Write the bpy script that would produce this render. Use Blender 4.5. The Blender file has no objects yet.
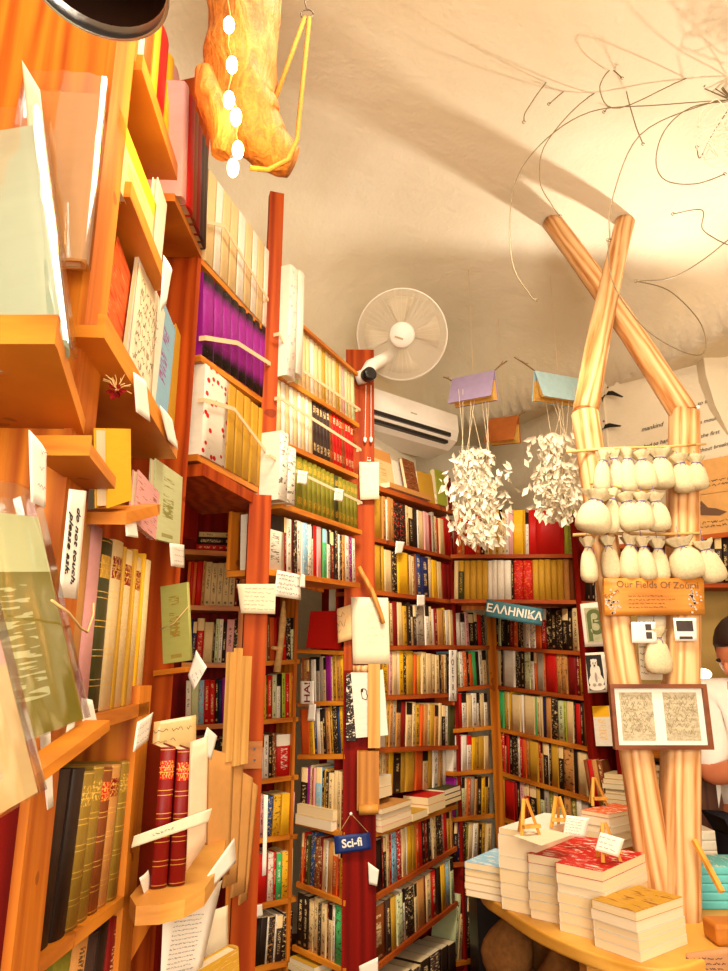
import bpy, bmesh, math, random, re
from mathutils import Vector, Matrix, noise
R = random.Random(7)
SC = bpy.context.scene
COL = SC.collection
V = Vector
# ---------------------------------------------------------------- camera model (728 x 971)
F = 700.0; CAM = V((0, 0, 1.35)); PIT = math.radians(15)
CP, SP = math.cos(PIT), math.sin(PIT)
def ray(px, py):
    u = (px-364)/F; v = (485.5-py)/F
    return V((u, CP-v*SP, SP+v*CP))
def atY(px, py, y):
    d = ray(px, py); return CAM + d*(y/d.y)
def atZ(px, py, z):
    d = ray(px, py); return CAM + d*((z-CAM.z)/d.z)
class Pl:                       # a vertical plane through two plan points, left to right as seen from the room
    def __init__(s, a, b, off=0.0):
        s.d = V((b[0]-a[0], b[1]-a[1], 0)).normalized()
        s.n = V((-s.d.y, s.d.x, 0))          # inward, away from the room
        s.a = V((a[0], a[1], 0)) + s.n*off
        s.b = V((b[0], b[1], 0)) + s.n*off
    def sh(s, off):               # the same plane moved towards the room
        q = Pl((0, 0), (1, 0)); q.d, q.n, q.a, q.b = s.d, s.n, s.a-s.n*off, s.b-s.n*off; return q
    def hit(s, px, py):
        d = ray(px, py); t = s.n.dot(s.a-CAM)/s.n.dot(d); return CAM + d*t
# ---------------------------------------------------------------- small helpers
def lin(c):
    if isinstance(c, str):
        c = [int(c[i:i+2], 16)/255 for i in (1, 3, 5)]
    return tuple((x/12.92 if x <= .04045 else ((x+.055)/1.055)**2.4) for x in c)
def W(o):
    return (W(o.parent) if o.parent else Matrix()) @ o.matrix_basis
def tag(o, label=None, cat=None, group=None, kind=None):
    if label: o['label'] = label
    if cat: o['category'] = cat
    if group: o['group'] = group
    if kind: o['kind'] = kind
    return o
def empty(name, loc, label=None, cat=None, group=None, kind=None):
    o = bpy.data.objects.new(name, None); COL.objects.link(o); o.location = loc
    o.empty_display_size = .05
    return tag(o, label, cat, group, kind)
def frame(o, x, y, z):
    m = Matrix.Identity(4)
    for i, v in enumerate((x, y, z)):
        for k in range(3): m[k][i] = v[k]
    for k in range(3): m[k][3] = o[k]
    return m
class MB:
    def __init__(s): s.v = []; s.f = []; s.m = []; s.uv = {}; s.sm = []; s.mi = 0; s.smooth = False
    def face(s, ids, uv=None):
        if uv: s.uv[len(s.f)] = uv
        s.f.append(tuple(ids)); s.m.append(s.mi); s.sm.append(s.smooth)
    def add(s, pts):
        n = len(s.v); s.v.extend(V(p) for p in pts); return list(range(n, n+len(pts)))
    def quad(s, a, b, c, d, uv=True):
        s.face(s.add((a, b, c, d)), ((0, 0), (1, 0), (1, 1), (0, 1)) if uv else None)
    def box(s, lo, hi, M=None):
        P = [V((x, y, z)) for z in (lo[2], hi[2]) for y in (lo[1], hi[1]) for x in (lo[0], hi[0])]
        if M: P = [M @ p for p in P]
        i = s.add(P)
        u = ((0, 0), (1, 0), (1, 1), (0, 1))
        for q in ((0, 1, 5, 4), (1, 3, 7, 5), (3, 2, 6, 7), (2, 0, 4, 6), (4, 5, 7, 6), (2, 3, 1, 0)):
            s.face([i[k] for k in q], u)
    def bar(s, a, b, w, h, up=V((0, 0, 1))):     # box beam a->b, width w sideways, height h along up
        a = V(a); b = V(b); y = (b-a); L = y.length; y.normalize()
        x = y.cross(up)
        if x.length < 1e-6: x = y.cross(V((1, 0, 0)))
        x.normalize(); z = x.cross(y)
        s.box((-w/2, 0, -h/2), (w/2, L, h/2), frame(a, x, y, z))
    def prism(s, poly, z0, z1, M=None, cap=True):
        n = len(poly)
        A = [V((p[0], p[1], z0)) for p in poly]; B = [V((p[0], p[1], z1)) for p in poly]
        if M: A = [M @ p for p in A]; B = [M @ p for p in B]
        a = s.add(A); b = s.add(B)
        for k in range(n):
            j = (k+1) % n; s.face((a[k], a[j], b[j], b[k]), ((k/n, 0), ((k+1)/n, 0), ((k+1)/n, 1), (k/n, 1)))
        if cap: s.face(a[::-1]); s.face(b)
    def tube(s, pts, r, n=8, close=False, cap=True):
        pts = [V(p) for p in pts]; N = len(pts)
        rr = r if isinstance(r, (list, tuple)) else [r]*N
        rings = []; x = None
        for i, p in enumerate(pts):
            if close: t = pts[(i+1) % N]-pts[i-1]
            else: t = pts[min(i+1, N-1)]-pts[max(i-1, 0)]
            t.normalize()
            if x is None:
                x = t.cross(V((0, 0, 1)))
                if x.length < .05: x = t.cross(V((1, 0, 0)))
            x = x - t*x.dot(t); x.normalize(); y = t.cross(x)
            rings.append(s.add([p+(x*math.cos(2*math.pi*k/n)+y*math.sin(2*math.pi*k/n))*rr[i] for k in range(n)]))
        sm = s.smooth; s.smooth = n > 4
        for i in range(N if close else N-1):
            a, b = rings[i], rings[(i+1) % N]
            for k in range(n):
                j = (k+1) % n; s.face((a[k], a[j], b[j], b[k]))
        s.smooth = sm
        if cap and not close: s.face(rings[0][::-1]); s.face(rings[-1])
    def lathe(s, prof, n=24, M=None, cap=True):  # prof: (r, z) bottom to top
        rings = []
        for r, z in prof:
            P = [V((r*math.cos(2*math.pi*k/n), r*math.sin(2*math.pi*k/n), z)) for k in range(n)]
            if M: P = [M @ p for p in P]
            rings.append(s.add(P))
        sm = s.smooth; s.smooth = True
        for a, b in zip(rings, rings[1:]):
            for k in range(n):
                j = (k+1) % n; s.face((a[k], a[j], b[j], b[k]))
        s.smooth = sm
        if cap: s.face(rings[0][::-1]); s.face(rings[-1])
    def sphere(s, c, r, n=12, sc=(1, 1, 1)):
        m = max(6, n//2+2)
        prof = [(max(r*math.sin(math.pi*k/m), r*.02), -r*math.cos(math.pi*k/m)) for k in range(m+1)]
        s.lathe(prof, n, Matrix.Translation(c) @ Matrix.Diagonal((*sc, 1)))
    def build(s, name, mats, parent=None, M=None, color=None, origin=None):
        me = bpy.data.meshes.new(name)
        vs = s.v
        if parent is not None and M is None:
            inv = W(parent).inverted(); vs = [inv @ v for v in vs]
        elif M is None:
            if origin is None:
                lo = [min(v[k] for v in vs) for k in range(3)]; hi = [max(v[k] for v in vs) for k in range(3)]
                origin = V(((lo[0]+hi[0])/2, (lo[1]+hi[1])/2, lo[2]))
            M = Matrix.Translation(origin); vs = [v-origin for v in vs]
        me.from_pydata([tuple(v) for v in vs], [], s.f)
        if not isinstance(mats, (list, tuple)): mats = [mats]
        for m in mats: me.materials.append(m)
        for p, mi, sm in zip(me.polygons, s.m, s.sm): p.material_index = min(mi, len(mats)-1); p.use_smooth = sm
        if s.uv:
            ul = me.uv_layers.new(name='UVMap')
            for fi, uv in s.uv.items():
                for li, c in zip(me.polygons[fi].loop_indices, uv): ul.data[li].uv = c
        me.update()
        o = bpy.data.objects.new(name, me); COL.objects.link(o)
        if parent is not None: o.parent = parent
        if M is not None: o.matrix_basis = M
        if color is not None: o.color = (*color, 1)
        return o
# ---------------------------------------------------------------- materials
class NT:
    def __init__(s, name):
        s.m = bpy.data.materials.new(name); s.m.use_nodes = True
        s.t = s.m.node_tree; s.b = s.t.nodes['Principled BSDF']
    def n(s, typ, **kw):
        nd = s.t.nodes.new(typ)
        for k, v in kw.items():
            if k.startswith('i_'): s.inp(nd, k[2:], v)
            else: setattr(nd, k, v)
        return nd
    def inp(s, nd, k, v):
        sock = nd.inputs[int(k)] if k.isdigit() else nd.inputs[k.replace('_', ' ')]
        if isinstance(v, bpy.types.NodeSocket): s.t.links.new(v, sock)
        else: sock.default_value = v
    def math(s, op, a, b=0.0, c=0.0):
        nd = s.t.nodes.new('ShaderNodeMath'); nd.operation = op
        for i, v in enumerate((a, b, c)): s.inp(nd, str(i), v)
        return nd.outputs[0]
    def mix(s, f, a, b):
        nd = s.t.nodes.new('ShaderNodeMix'); nd.data_type = 'RGBA'
        for i, v in ((0, f), (6, a), (7, b)):
            if isinstance(v, tuple) and len(v) == 3: v = (*v, 1)
            s.inp(nd, str(i), v)
        return nd.outputs[2]
    def ramp(s, f, *st):
        nd = s.t.nodes.new('ShaderNodeValToRGB'); s.inp(nd, 'Fac', f)
        el = nd.color_ramp.elements
        while len(el) < len(st): el.new(.5)
        for e, (p, c) in zip(el, st): e.position = p; e.color = (*c, 1)
        return nd.outputs[0]
    def coord(s, kind='Object', scale=(1, 1, 1)):
        tc = s.n('ShaderNodeTexCoord'); mp = s.n('ShaderNodeMapping')
        s.t.links.new(tc.outputs[kind], mp.inputs[0]); mp.inputs['Scale'].default_value = scale
        return mp.outputs[0]
    def noise(s, vec, scale=5.0, detail=3.0, dist=0.0):
        nd = s.n('ShaderNodeTexNoise', i_Vector=vec, i_Scale=scale, i_Detail=detail, i_Distortion=dist); return nd.outputs[0]
    def out(s, col, rough=.6, bump=None, bs=.2, bd=.004, spec=.35, **kw):
        b = s.b
        if isinstance(col, tuple): col = (*col[:3], 1)
        s.inp(b, 'Base Color', col); s.inp(b, 'Roughness', rough); s.inp(b, 'Specular IOR Level', spec)
        if bump is not None:
            bn = s.n('ShaderNodeBump', i_Strength=bs, i_Distance=bd, i_Height=bump); s.t.links.new(bn.outputs[0], b.inputs['Normal'])
        for k, v in kw.items(): s.inp(b, k, v)
        return s.m
def plain(name, c, rough=.6, spec=.35, nz=.12, scale=40, **kw):
    t = NT(name); c = lin(c); f = t.noise(t.coord(), scale)
    d = tuple(x*(1-nz*2) for x in c)
    return t.out(t.mix(f, d, tuple(min(1, x*(1+nz)) for x in c)), rough, None, spec=spec, **kw)
def wood(name, c1, c2, axis='z', rough=.5, sc=1.0, bs=.25, spec=.3, knots=True):
    t = NT(name); k = .06
    s = {'z': (1, 1, k), 'x': (k, 1, 1), 'y': (1, k, 1), 'h': (.12, .12, 1)}[axis]
    co = t.coord('Object', s)
    n1 = t.noise(co, 26*sc, 4, 1.2); n2 = t.noise(co, 110*sc, 2, .3)
    kn = t.noise(t.coord('Object'), 9*sc, 2)
    wv = t.n('ShaderNodeTexWave', i_Vector=co, i_Scale=9*sc, i_Distortion=7.0, i_Detail=2.0, i_Detail_Scale=1.6).outputs[1]
    f = t.math('ADD', t.math('MULTIPLY', n1, .55), t.math('MULTIPLY', wv, .3))
    f = t.math('ADD', f, t.math('MULTIPLY', n2, .18))
    c1 = lin(c1); c2 = lin(c2)
    base = t.ramp(f, (.25, c2), (.72, c1))
    dk = tuple(x*.5 for x in c2)
    base = t.mix(t.math('MULTIPLY', t.math('GREATER_THAN', kn, .72 if knots else 2.0), .6), base, dk)
    return t.out(base, rough, f, bs, .003, spec)
def glow(name, c, strength):
    t = NT(name); c = lin(c)
    return t.out(c, .5, **{'Emission Color': (*c, 1), 'Emission Strength': strength})
INK = plain('ink', '#2a1a12', .8)
# ---------------------------------------------------------------- writing
def text_mesh(s, size, mat, name, M, parent=None, ext=.0004, align='CENTER', space=1.0, bold=0.0, shear=0.0):
    cu = bpy.data.curves.new(name, 'FONT'); cu.body = s; cu.size = size; cu.extrude = ext
    cu.align_x = align; cu.align_y = 'CENTER'; cu.space_character = space; cu.shear = shear; cu.offset = bold
    cu.resolution_u = 3
    tmp = bpy.data.objects.new(name, cu); COL.objects.link(tmp)
    dg = bpy.context.evaluated_depsgraph_get(); dg.update()
    me = bpy.data.meshes.new_from_object(tmp.evaluated_get(dg))
    bpy.data.objects.remove(tmp); me.materials.clear(); me.materials.append(mat)
    o = bpy.data.objects.new(name, me); COL.objects.link(o)
    if parent: o.parent = parent; o.matrix_basis = W(parent).inverted() @ M
    else: o.matrix_basis = M
    return o
def scribble(mb, M, w, h, lines, amp=.35, th=.0007, seed=1, x0=.08, gap=.25, ragged=.3):
    """handwriting: wavy ink strokes in the local xy rectangle (0..w, 0..h), raised off the sheet along z"""
    r = random.Random(seed)
    lh = h/(lines+1)
    for k in range(lines):
        y = h-lh*(k+1); x = w*x0; end = w*(1-x0)*(1-ragged*r.random())
        while x < end:
            n = r.randint(4, 10); pts = []
            st = lh*.16
            for q in range(n):
                pts.append((x+q*st, y+lh*amp*(r.random()-.3)))
            x += n*st+lh*gap
            if x > end+lh: break
            for (ax, ay), (bx, by) in zip(pts, pts[1:]):
                d = V((bx-ax, by-ay, 0)); nn = V((-d.y, d.x, 0)).normalized()*th*.5
                a = V((ax, ay, 0)); b = V((bx, by, 0)); e = d.normalized()*th*.4
                mb.face(mb.add([M @ (a-nn-e), M @ (b-nn+e), M @ (b+nn+e), M @ (a+nn-e)]))
# ---------------------------------------------------------------- palette of book cloths and papers
PAL = {'K': ('black', '#1d120c'), 'W': ('white', '#e3d6be'), 'C': ('cream', '#d9b980'), 'Y': ('mustard', '#c08f28'), 'y': ('yellow', '#e2a91c'),
 'O': ('orange', '#d2561a'), 'R': ('red', '#bd130e'), 'D': ('dark red', '#7c0d0c'), 'B': ('brown', '#7d3f18'), 'b': ('blue', '#1d4478'),
 'l': ('light blue', '#86b4c6'), 'G': ('green', '#3fae5c'), 'g': ('olive', '#77701c'), 'o': ('dark green', '#3c3d1a'), 'P': ('purple', '#8a1478'),
 'p': ('pink', '#d99a92'), 'T': ('tan', '#c08443'), 'S': ('grey', '#a3937c'), 't': ('teal', '#3f7f86'), 'N': ('navy', '#16204a'),
 'c': ('pale green', '#c3c690'), 'L': ('lime', '#a5ad35'), 'k': ('charcoal', '#3a2a24'), 'u': ('turquoise', '#5fb8b4'), 'v': ('sage green', '#a09c50'), 'A': ('antique olive', '#8a6a22'), 'e': ('pale grey-green', '#a8b598')}
def book_mat(kind):
    t = NT('book_'+kind)
    oi = t.n('ShaderNodeObjectInfo'); col = oi.outputs['Color']; rnd = oi.outputs['Random']
    at = t.n('ShaderNodeAttribute', attribute_type='OBJECT', attribute_name='ink'); ink = at.outputs['Color']
    uv = t.n('ShaderNodeTexCoord').outputs['UV']
    sep = t.n('ShaderNodeSeparateXYZ', i_Vector=uv); u, v = sep.outputs[0], sep.outputs[1]
    sh = t.math('MULTIPLY', rnd, 37.0)
    def nz(su, sv, scale=1.0, det=1.0):
        cx = t.n('ShaderNodeCombineXYZ', i_X=t.math('MULTIPLY', u, su), i_Y=t.math('MULTIPLY', v, sv), i_Z=sh)
        return t.noise(cx.outputs[0], scale, det)
    def between(x, a, b):
        return t.math('MULTIPLY', t.math('GREATER_THAN', x, a), t.math('LESS_THAN', x, b))
    wear = nz(3, 22, 1, 3)
    base = t.mix(t.math('MULTIPLY', wear, .35), col, t.mix(.55, col, (.08, .03, .01)))
    bump = wear; rough = .5
    if kind == 'title':
        lo = t.math('ADD', .18, t.math('MULTIPLY', rnd, .2)); hi = t.math('SUBTRACT', .93, t.math('MULTIPLY', rnd, .12))
        m = t.math('MULTIPLY', between(u, .3, .68), between(v, lo, hi))
        m = t.math('MULTIPLY', m, t.math('GREATER_THAN', nz(4, 70), .5))
        m = t.math('MULTIPLY', m, t.math('GREATER_THAN', nz(.2, 7), .42))
        base = t.mix(t.math('MULTIPLY', m, .85), base, ink)
        foot = t.math('MULTIPLY', between(v, .05, .1), between(u, .3, .7))
        base = t.mix(t.math('MULTIPLY', foot, .7), base, ink)
    if kind == 'leather':
        f = t.math('FRACT', t.math('ADD', t.math('MULTIPLY', v, 6.0), .5))
        band = between(f, .44, .56); gold = t.math('ADD', between(f, .38, .41), between(f, .59, .62))
        lab = t.math('MULTIPLY', between(v, .765, .9), between(u, .06, .94))
        base = t.mix(lab, base, ink)
        tt = t.math('MULTIPLY', lab, t.math('GREATER_THAN', nz(14, 46), .55))
        base = t.mix(t.math('ADD', t.math('MULTIPLY', gold, .8), t.math('MULTIPLY', tt, .8)), base, lin('#d8a848'))
        bump = band; rough = .42
    if kind == 'block':
        base = t.mix(t.math('GREATER_THAN', v, .72), base, ink)
        m = t.math('MULTIPLY', between(u, .28, .72), t.math('MULTIPLY', between(v, .15, .66), t.math('GREATER_THAN', nz(4, 60), .55)))
        base = t.mix(t.math('MULTIPLY', m, .8), base, ink)
    if kind == 'picture':
        q = nz(2.5, 16, 1.2, 3); w = nz(4, 60, 1.0, 2)
        base = t.mix(t.math('MULTIPLY', t.math('GREATER_THAN', q, .6), .8), base, ink)
        base = t.mix(t.math('MULTIPLY', t.math('GREATER_THAN', w, .64), .7), base, t.mix(.5, ink, (.9, .6, .3)))
    if kind == 'ends':
        e = t.math('ABSOLUTE', t.math('SUBTRACT', v, .52))
        m = t.math('MULTIPLY', t.math('SUBTRACT', e, .26), 7.0); m = t.n('ShaderNodeClamp', i_Value=m).outputs[0]
        base = t.mix(m, base, ink)
        st = t.math('GREATER_THAN', nz(40, 130), .73); base = t.mix(t.math('MULTIPLY', st, .35), base, (.9, .6, .8))
    if kind == 'gilt':      # plain cloth with gilt ornament near the foot and head
        g_ = t.math('ADD', between(v, .1, .24), between(v, .78, .9))
        m = t.math('MULTIPLY', g_, t.math('GREATER_THAN', nz(12, 50), .48)); m = t.math('MULTIPLY', m, between(u, .15, .85))
        base = t.mix(t.math('MULTIPLY', m, .9), base, ink)
    if kind == 'dots':      # red sprigs scattered on white
        vo = t.n('ShaderNodeTexVoronoi', i_Vector=t.n('ShaderNodeCombineXYZ', i_X=t.math('MULTIPLY', u, 4.0), i_Y=t.math('MULTIPLY', v, 9.0), i_Z=sh).outputs[0], i_Scale=1.2)
        base = t.mix(t.math('LESS_THAN', vo.outputs['Distance'], .3), base, ink)
    return t.out(base, rough, bump, .3, .0015, .18)
BM = {k: book_mat(k) for k in ('plain', 'title', 'leather', 'block', 'picture', 'ends', 'gilt', 'dots')}
STY = {'': None, 'n': 'plain', 'v': 'title', 'r': 'leather', 's': 'block', 'x': 'picture', 'h': 'ends', 'i': 'gilt', 'd': 'dots'}
def page_mat():
    t = NT('page_block')
    oi = t.n('ShaderNodeObjectInfo')
    s = t.n('ShaderNodeSeparateXYZ', i_Vector=t.coord('Object')).outputs[0]
    cx = t.n('ShaderNodeCombineXYZ', i_X=t.math('MULTIPLY', s, 900.0), i_Z=t.math('MULTIPLY', oi.outputs['Random'], 9.0))
    f = t.noise(cx.outputs[0], 1.0, 2)
    c = t.mix(oi.outputs['Random'], lin('#dfc48e'), lin('#e4d2b0'))
    return t.out(t.mix(t.math('MULTIPLY', f, .55), c, t.mix(.5, c, lin('#a87840'))), .8, f, .15, .001, .2)
PAGES = page_mat()
PAPER = plain('paper', '#dfcca8', .8, .2, .05)
WHITE = plain('white_card', '#e6dac6', .7, .2, .04)
STRING = plain('string', '#d8b070', .9, .1)
PINE = wood('honey_pine', '#d2811f', '#9a4c0a', 'h', .45)
PINEV = wood('honey_pine_upright', '#d07a1c', '#963f08', 'z', .45)
RED = wood('red_stained_upright', '#ad4a14', '#7c2406', 'z', .55, .8, spec=.08)
REDH = wood('red_stained_board', '#a8501a', '#7c2a0a', 'h', .5, .8, spec=.12)
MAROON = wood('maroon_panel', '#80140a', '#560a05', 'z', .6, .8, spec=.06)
LOG = wood('peeled_log', '#e2b880', '#b5753a', 'z', .55, .8, .4)
TABLEW = wood('table_pine', '#dda548', '#b87c22', 'h', .4)
STICK = wood('cane', '#d8ab66', '#b58440', 'h', .6)
WHITEP = plain('white_plastic', '#efe6d6', .4, .4, .03)
BLACKP = plain('black_plastic', '#140e0c', .35, .5, .1)
CHROME = plain('chrome', '#d8d0cc', .12, .5, .02, Metallic=1.0)
WIRE = plain('rusty_wire', '#7d6a4a', .5, .4, .1, Metallic=.3)
CLOTH = plain('calico', '#cbb88e', .95, .1, .14, 160)
RIBBON = plain('elastic', '#dcb88c', .9, .1, .1, 200)
def plaster():
    t = NT('plaster'); co = t.coord('Object')
    a = t.noise(co, .9, 5, .6); b = t.noise(co, 9, 5, .3); c = t.noise(co, 60, 3)
    h = t.math('ADD', b, t.math('MULTIPLY', c, .3))
    return t.out(t.ramp(a, (.30, lin('#d6c5a2')), (.70, lin('#ebe0c6'))), .85, h, .35, .02, .2)
PLASTER = plaster()
def film_mat():
    t = NT('clear_film'); n = t.t.nodes; l = t.t.links
    tr = t.n('ShaderNodeBsdfTransparent'); gl = t.n('ShaderNodeBsdfGlossy', i_Roughness=.09)
    f = t.noise(t.coord('Object'), 6, 2, .6)
    bn = t.n('ShaderNodeBump', i_Strength=.12, i_Distance=.02, i_Height=f); l.new(bn.outputs[0], gl.inputs['Normal'])
    lw = t.n('ShaderNodeLayerWeight', i_Blend=.25)
    mx = t.n('ShaderNodeMixShader'); l.new(t.math('ADD', t.math('MULTIPLY', lw.outputs['Facing'], .5), .16), mx.inputs[0])
    l.new(tr.outputs[0], mx.inputs[1]); l.new(gl.outputs[0], mx.inputs[2]); l.new(mx.outputs[0], n['Material Output'].inputs[0])
    return t.m
FILM = film_mat()
def log_mat():
    t = NT('peeled_log'); co = t.coord('Object', (1, 1, .10)); wv = t.n('ShaderNodeTexWave', i_Vector=co, i_Scale=11.0, i_Distortion=9.0, i_Detail=3.0, i_Detail_Scale=1.2).outputs[1]
    a = t.noise(co, 36, 4, 1.6); b = t.noise(t.coord('Object', (1, 1, .03)), 160, 2)
    f = t.math('ADD', t.math('ADD', t.math('MULTIPLY', wv, .42), t.math('MULTIPLY', a, .4)), t.math('MULTIPLY', b, .18))
    c = t.ramp(f, (.20, lin('#94551f')), (.38, lin('#c08850')), (.85, lin('#deb682')))
    vo = t.n('ShaderNodeTexVoronoi', i_Vector=t.coord('Object', (1, 1, .45)), i_Scale=9.0)
    k = t.math('MULTIPLY', t.math('LESS_THAN', vo.outputs['Distance'], .10), .7)
    return t.out(t.mix(k, c, lin('#8a4e1c')), .55, f, .45, .004, .25)
LOG = log_mat()
STONE = None
def stone_mat():
    t = NT('rubble_wall'); vo = t.n('ShaderNodeTexVoronoi', i_Vector=t.coord('Object'), i_Scale=7.0); n_ = t.noise(t.coord('Object'), 12, 4)
    return t.out(t.mix(n_, lin('#9a7a3c'), t.mix(vo.outputs['Distance'], lin('#5e4420'), lin('#b89a58'))), .85, vo.outputs['Distance'], .6, .02, .2)
STONE = stone_mat()
# ---------------------------------------------------------------- books
ORD = 'first second third fourth fifth sixth seventh eighth ninth tenth eleventh twelfth thirteenth fourteenth fifteenth sixteenth seventeenth eighteenth nineteenth twentieth'.split()
ORD += ['twenty-'+x for x in ORD[:9]] + ['thirtieth'] + ['thirty-'+x for x in ORD[:9]]
def book(name, M, t, d, h, col, style='title', ink=None, hard=False, label=None, group=None, cover='plain'):
    """local axes: x thickness, y from spine (0) to fore edge, z height; a cover shell wrapped round a page block"""
    b = .0026 if hard else .0009
    b = min(b, t*.2); ov = .003 if hard else .0004
    mb = MB(); n = 5; r = min(t*.18, .006) if hard else min(t*.06, .001)
    arc = []
    for k in range(n+1):
        a = k/n; arc.append((a*t, r*(1-math.sin(math.pi*a)**.6) if hard else r*(abs(2*a-1)**6)))
    outer = [(0, d)] + arc + [(t, d)]
    inner = [(t-b, d), (t-b, r+b*1.2), (b, r+b*1.2), (b, d)]
    poly = outer+inner; N = len(poly)
    A = mb.add([(x, y, 0) for x, y in poly]); B = mb.add([(x, y, h) for x, y in poly])
    for k in range(N):
        j = (k+1) % N
        if 1 <= k <= n:
            mb.mi = 1; mb.smooth = True; u0, u1 = (k-1)/n, k/n
        else:
            mb.mi = 0; mb.smooth = False; u0, u1 = 0, 1
        mb.face((A[k], A[j], B[j], B[k]), ((u0, 0), (u1, 0), (u1, 1), (u0, 1)))
    mb.mi = 0; mb.smooth = False
    q = len(outer); I = q
    for S, rev in ((A, True), (B, False)):
        # end caps: left board, spine strip, right board
        loops = [[S[0], S[1], S[I+2], S[I+3]], [S[q-1], S[I], S[I+1], S[q-2]], [S[1]] + S[2:q-1] + [S[I+1], S[I+2]]]
        for l in loops: mb.face(l[::-1] if (rev ^ (l is loops[1])) else l)
    o = mb.build(name, [BM[cover], BM[style]], M=M, color=lin(PAL[col][1]))
    if ink is None: ink = 'C' if col in 'KRDBbGgoPNtkO' else 'K'
    o['ink'] = [float(x) for x in lin(PAL[ink][1])]
    tag(o, label, 'book', group)
    pb = MB(); pb.box((b+.0002, r+b*1.2+.0002, ov), (t-b-.0002, d-ov, h-ov))
    pb.build('page_block', PAGES, parent=o, M=Matrix())
    return o
TOK = re.compile(r'([A-Za-z])(\d*\.?\d+)([nvrsxhid]?)([A-Za-z]?)(?:/(\d+))?$')
def shade_name(c): return PAL[c][0]
def fits(words_):
    return len(re.findall(r"[A-Za-z0-9'-]+", words_)) <= 16
def row(case, plane, L, Rr, top, spec, phrase, group, depth=.13, board=True, bmat=None, bd=.17, bt=.018, kind=None, gap=.0006, lean=0.0, jut=.008, hv=.12, seed=0, over=0.0, rag=.006):
    """one shelf board (front top edge from pixel L to pixel R on the plane) and the books along it"""
    rr = random.Random(hash_(phrase)+seed)
    a = plane.hit(*L); b = plane.hit(*Rr)
    ux = (b-a); Ln = ux.length; ux.normalize(); n = plane.n
    uz = ux.cross(n)
    uz = -uz if uz.z < 0 else uz
    uy = uz.cross(ux)
    H = (plane.hit(*top) - a); H = H.dot(uz)
    if board and case is not None:
        m = MB(); m.box((-.012, 0, -bt), (Ln+.012, bd, 0), frame(a, ux, uy, uz)); m.build('shelf', bmat or REDH, parent=case)
    toks = []
    for s in spec.split():
        m = TOK.match(s)
        if not m: raise ValueError(s)
        c, w, st, ink, hp = m.groups(); toks.append((c, float(w), st, ink or None, int(hp)/100 if hp else None))
    tot = sum(x[1] for x in toks); x = 0.0; res = []
    names = []
    for i, (c, w, st, ink, hp) in enumerate(toks):
        wd = w/tot*Ln
        hh = H*(hp if hp else (1-hv*rr.random()))
        style = STY[st] if st else rr.choice(['title', 'title', 'title', 'plain', 'block'] if wd > .011 else ['title', 'plain'])
        hard = style in ('leather', 'gilt') or (kind == 'hardback_book') or (kind is None and c in 'YDBgoRb' and rr.random() < .6)
        nm = 'leather_bound_book' if style == 'leather' else 'hardback_book' if hard else 'slim_paperback' if wd < .0105 else 'illustrated_paperback' if style == 'picture' else 'pocket_paperback' if hh < .17 else 'paperback_book'
        dd = depth*(.9+.12*rr.random())
        o = a + ux*(x+gap/2) + uy*(jut+rag*rr.random()-over) + uz*.0008
        M = frame(o, ux, uy, uz)
        names.append((c, nm, wd, hh, style))
        res.append([nm, M, wd-gap, dd, hh, c, style, ink, hard])
        x += wd
    N = len(res); wm = sorted(x[2] for x in res)[N//2]; out = []
    for i, (nm, M, t, d, h, c, style, ink, hard) in enumerate(res):
        k = nm.replace('_', ' ')
        size = 'thick ' if t > wm*1.7 else 'thin ' if t < wm*.55 and 'slim' not in k else ''
        pic = 'patterned ' if style == 'picture' and 'illus' not in k else ''
        base = f'{size}{shade_name(c)} {pic}{k}'
        pos = f'{ORD[i]} from left' if i < N-1 and i > 0 else ('leftmost' if i == 0 else 'rightmost')
        if N-1-i in (1, 2, 3) and i > 3: pos = f'{ORD[N-1-i]} from right'
        nb = ''
        if 0 < i < N-1:
            p_, q_ = shade_name(res[i-1][5]), shade_name(res[i+1][5])
            nb = f'between {p_} and {q_} ones, ' if p_ != q_ else f'between two {p_} ones, '
        lab = f'{base} {nb}{pos}, {phrase}'
        if not fits(lab): lab = f'{base}, {pos}, {phrase}'
        if not fits(lab): lab = f'{shade_name(c)} {k}, {pos}, {phrase}'
        out.append(book(nm, M, t, d, h, c, style, ink, hard, lab, group))
    return out
def hash_(s):
    v = 7
    for ch in s: v = (v*31+ord(ch)) % 1000003
    return v
def lying(name, c0, e1, e2, h0, t, w, l, col, label, group=None, style='plain', hard=False, ink=None):
    """a book lying flat: c0 corner, e1 from spine to fore edge, e2 along the spine, thickness up"""
    z = V((0, 0, 1)); e1 = V(e1).normalized(); e2 = z.cross(e1)
    M = frame(V(c0)+z*h0, z, e1, e2)
    return book(name, M, t, w, l, col, style, ink, hard, label, group)
def band(plane, pts, hgt, label, off=.012, th=.002, mat=None, group='elastic bands across the book rows', sag=0):
    """an elastic strap stretched over the spines, through pixel points on the plane"""
    plane = plane.sh(off); P = [plane.hit(*p) for p in pts]
    P = [P[0]+plane.n*.02] + P + [P[-1]+plane.n*.02]
    mb = MB()
    for a, b in zip(P, P[1:]):
        n = (b-a).cross(V((0, 0, 1))).normalized()
        if n.dot(plane.n) > 0: n = -n
        u = V((0, 0, hgt/2))
        i = mb.add([a-u, b-u, b+u, a+u, a-u+n*th, b-u+n*th, b+u+n*th, a+u+n*th])
        for q in ((0, 1, 2, 3), (4, 5, 6, 7), (0, 1, 5, 4), (3, 2, 6, 7), (0, 3, 7, 4), (1, 2, 6, 5)): mb.face([i[k] for k in q])
    return tag(mb.build('elastic_band', mat or RIBBON), label, 'elastic band', group)
def yplane(y): return Pl((-1, y), (1, y))
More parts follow.
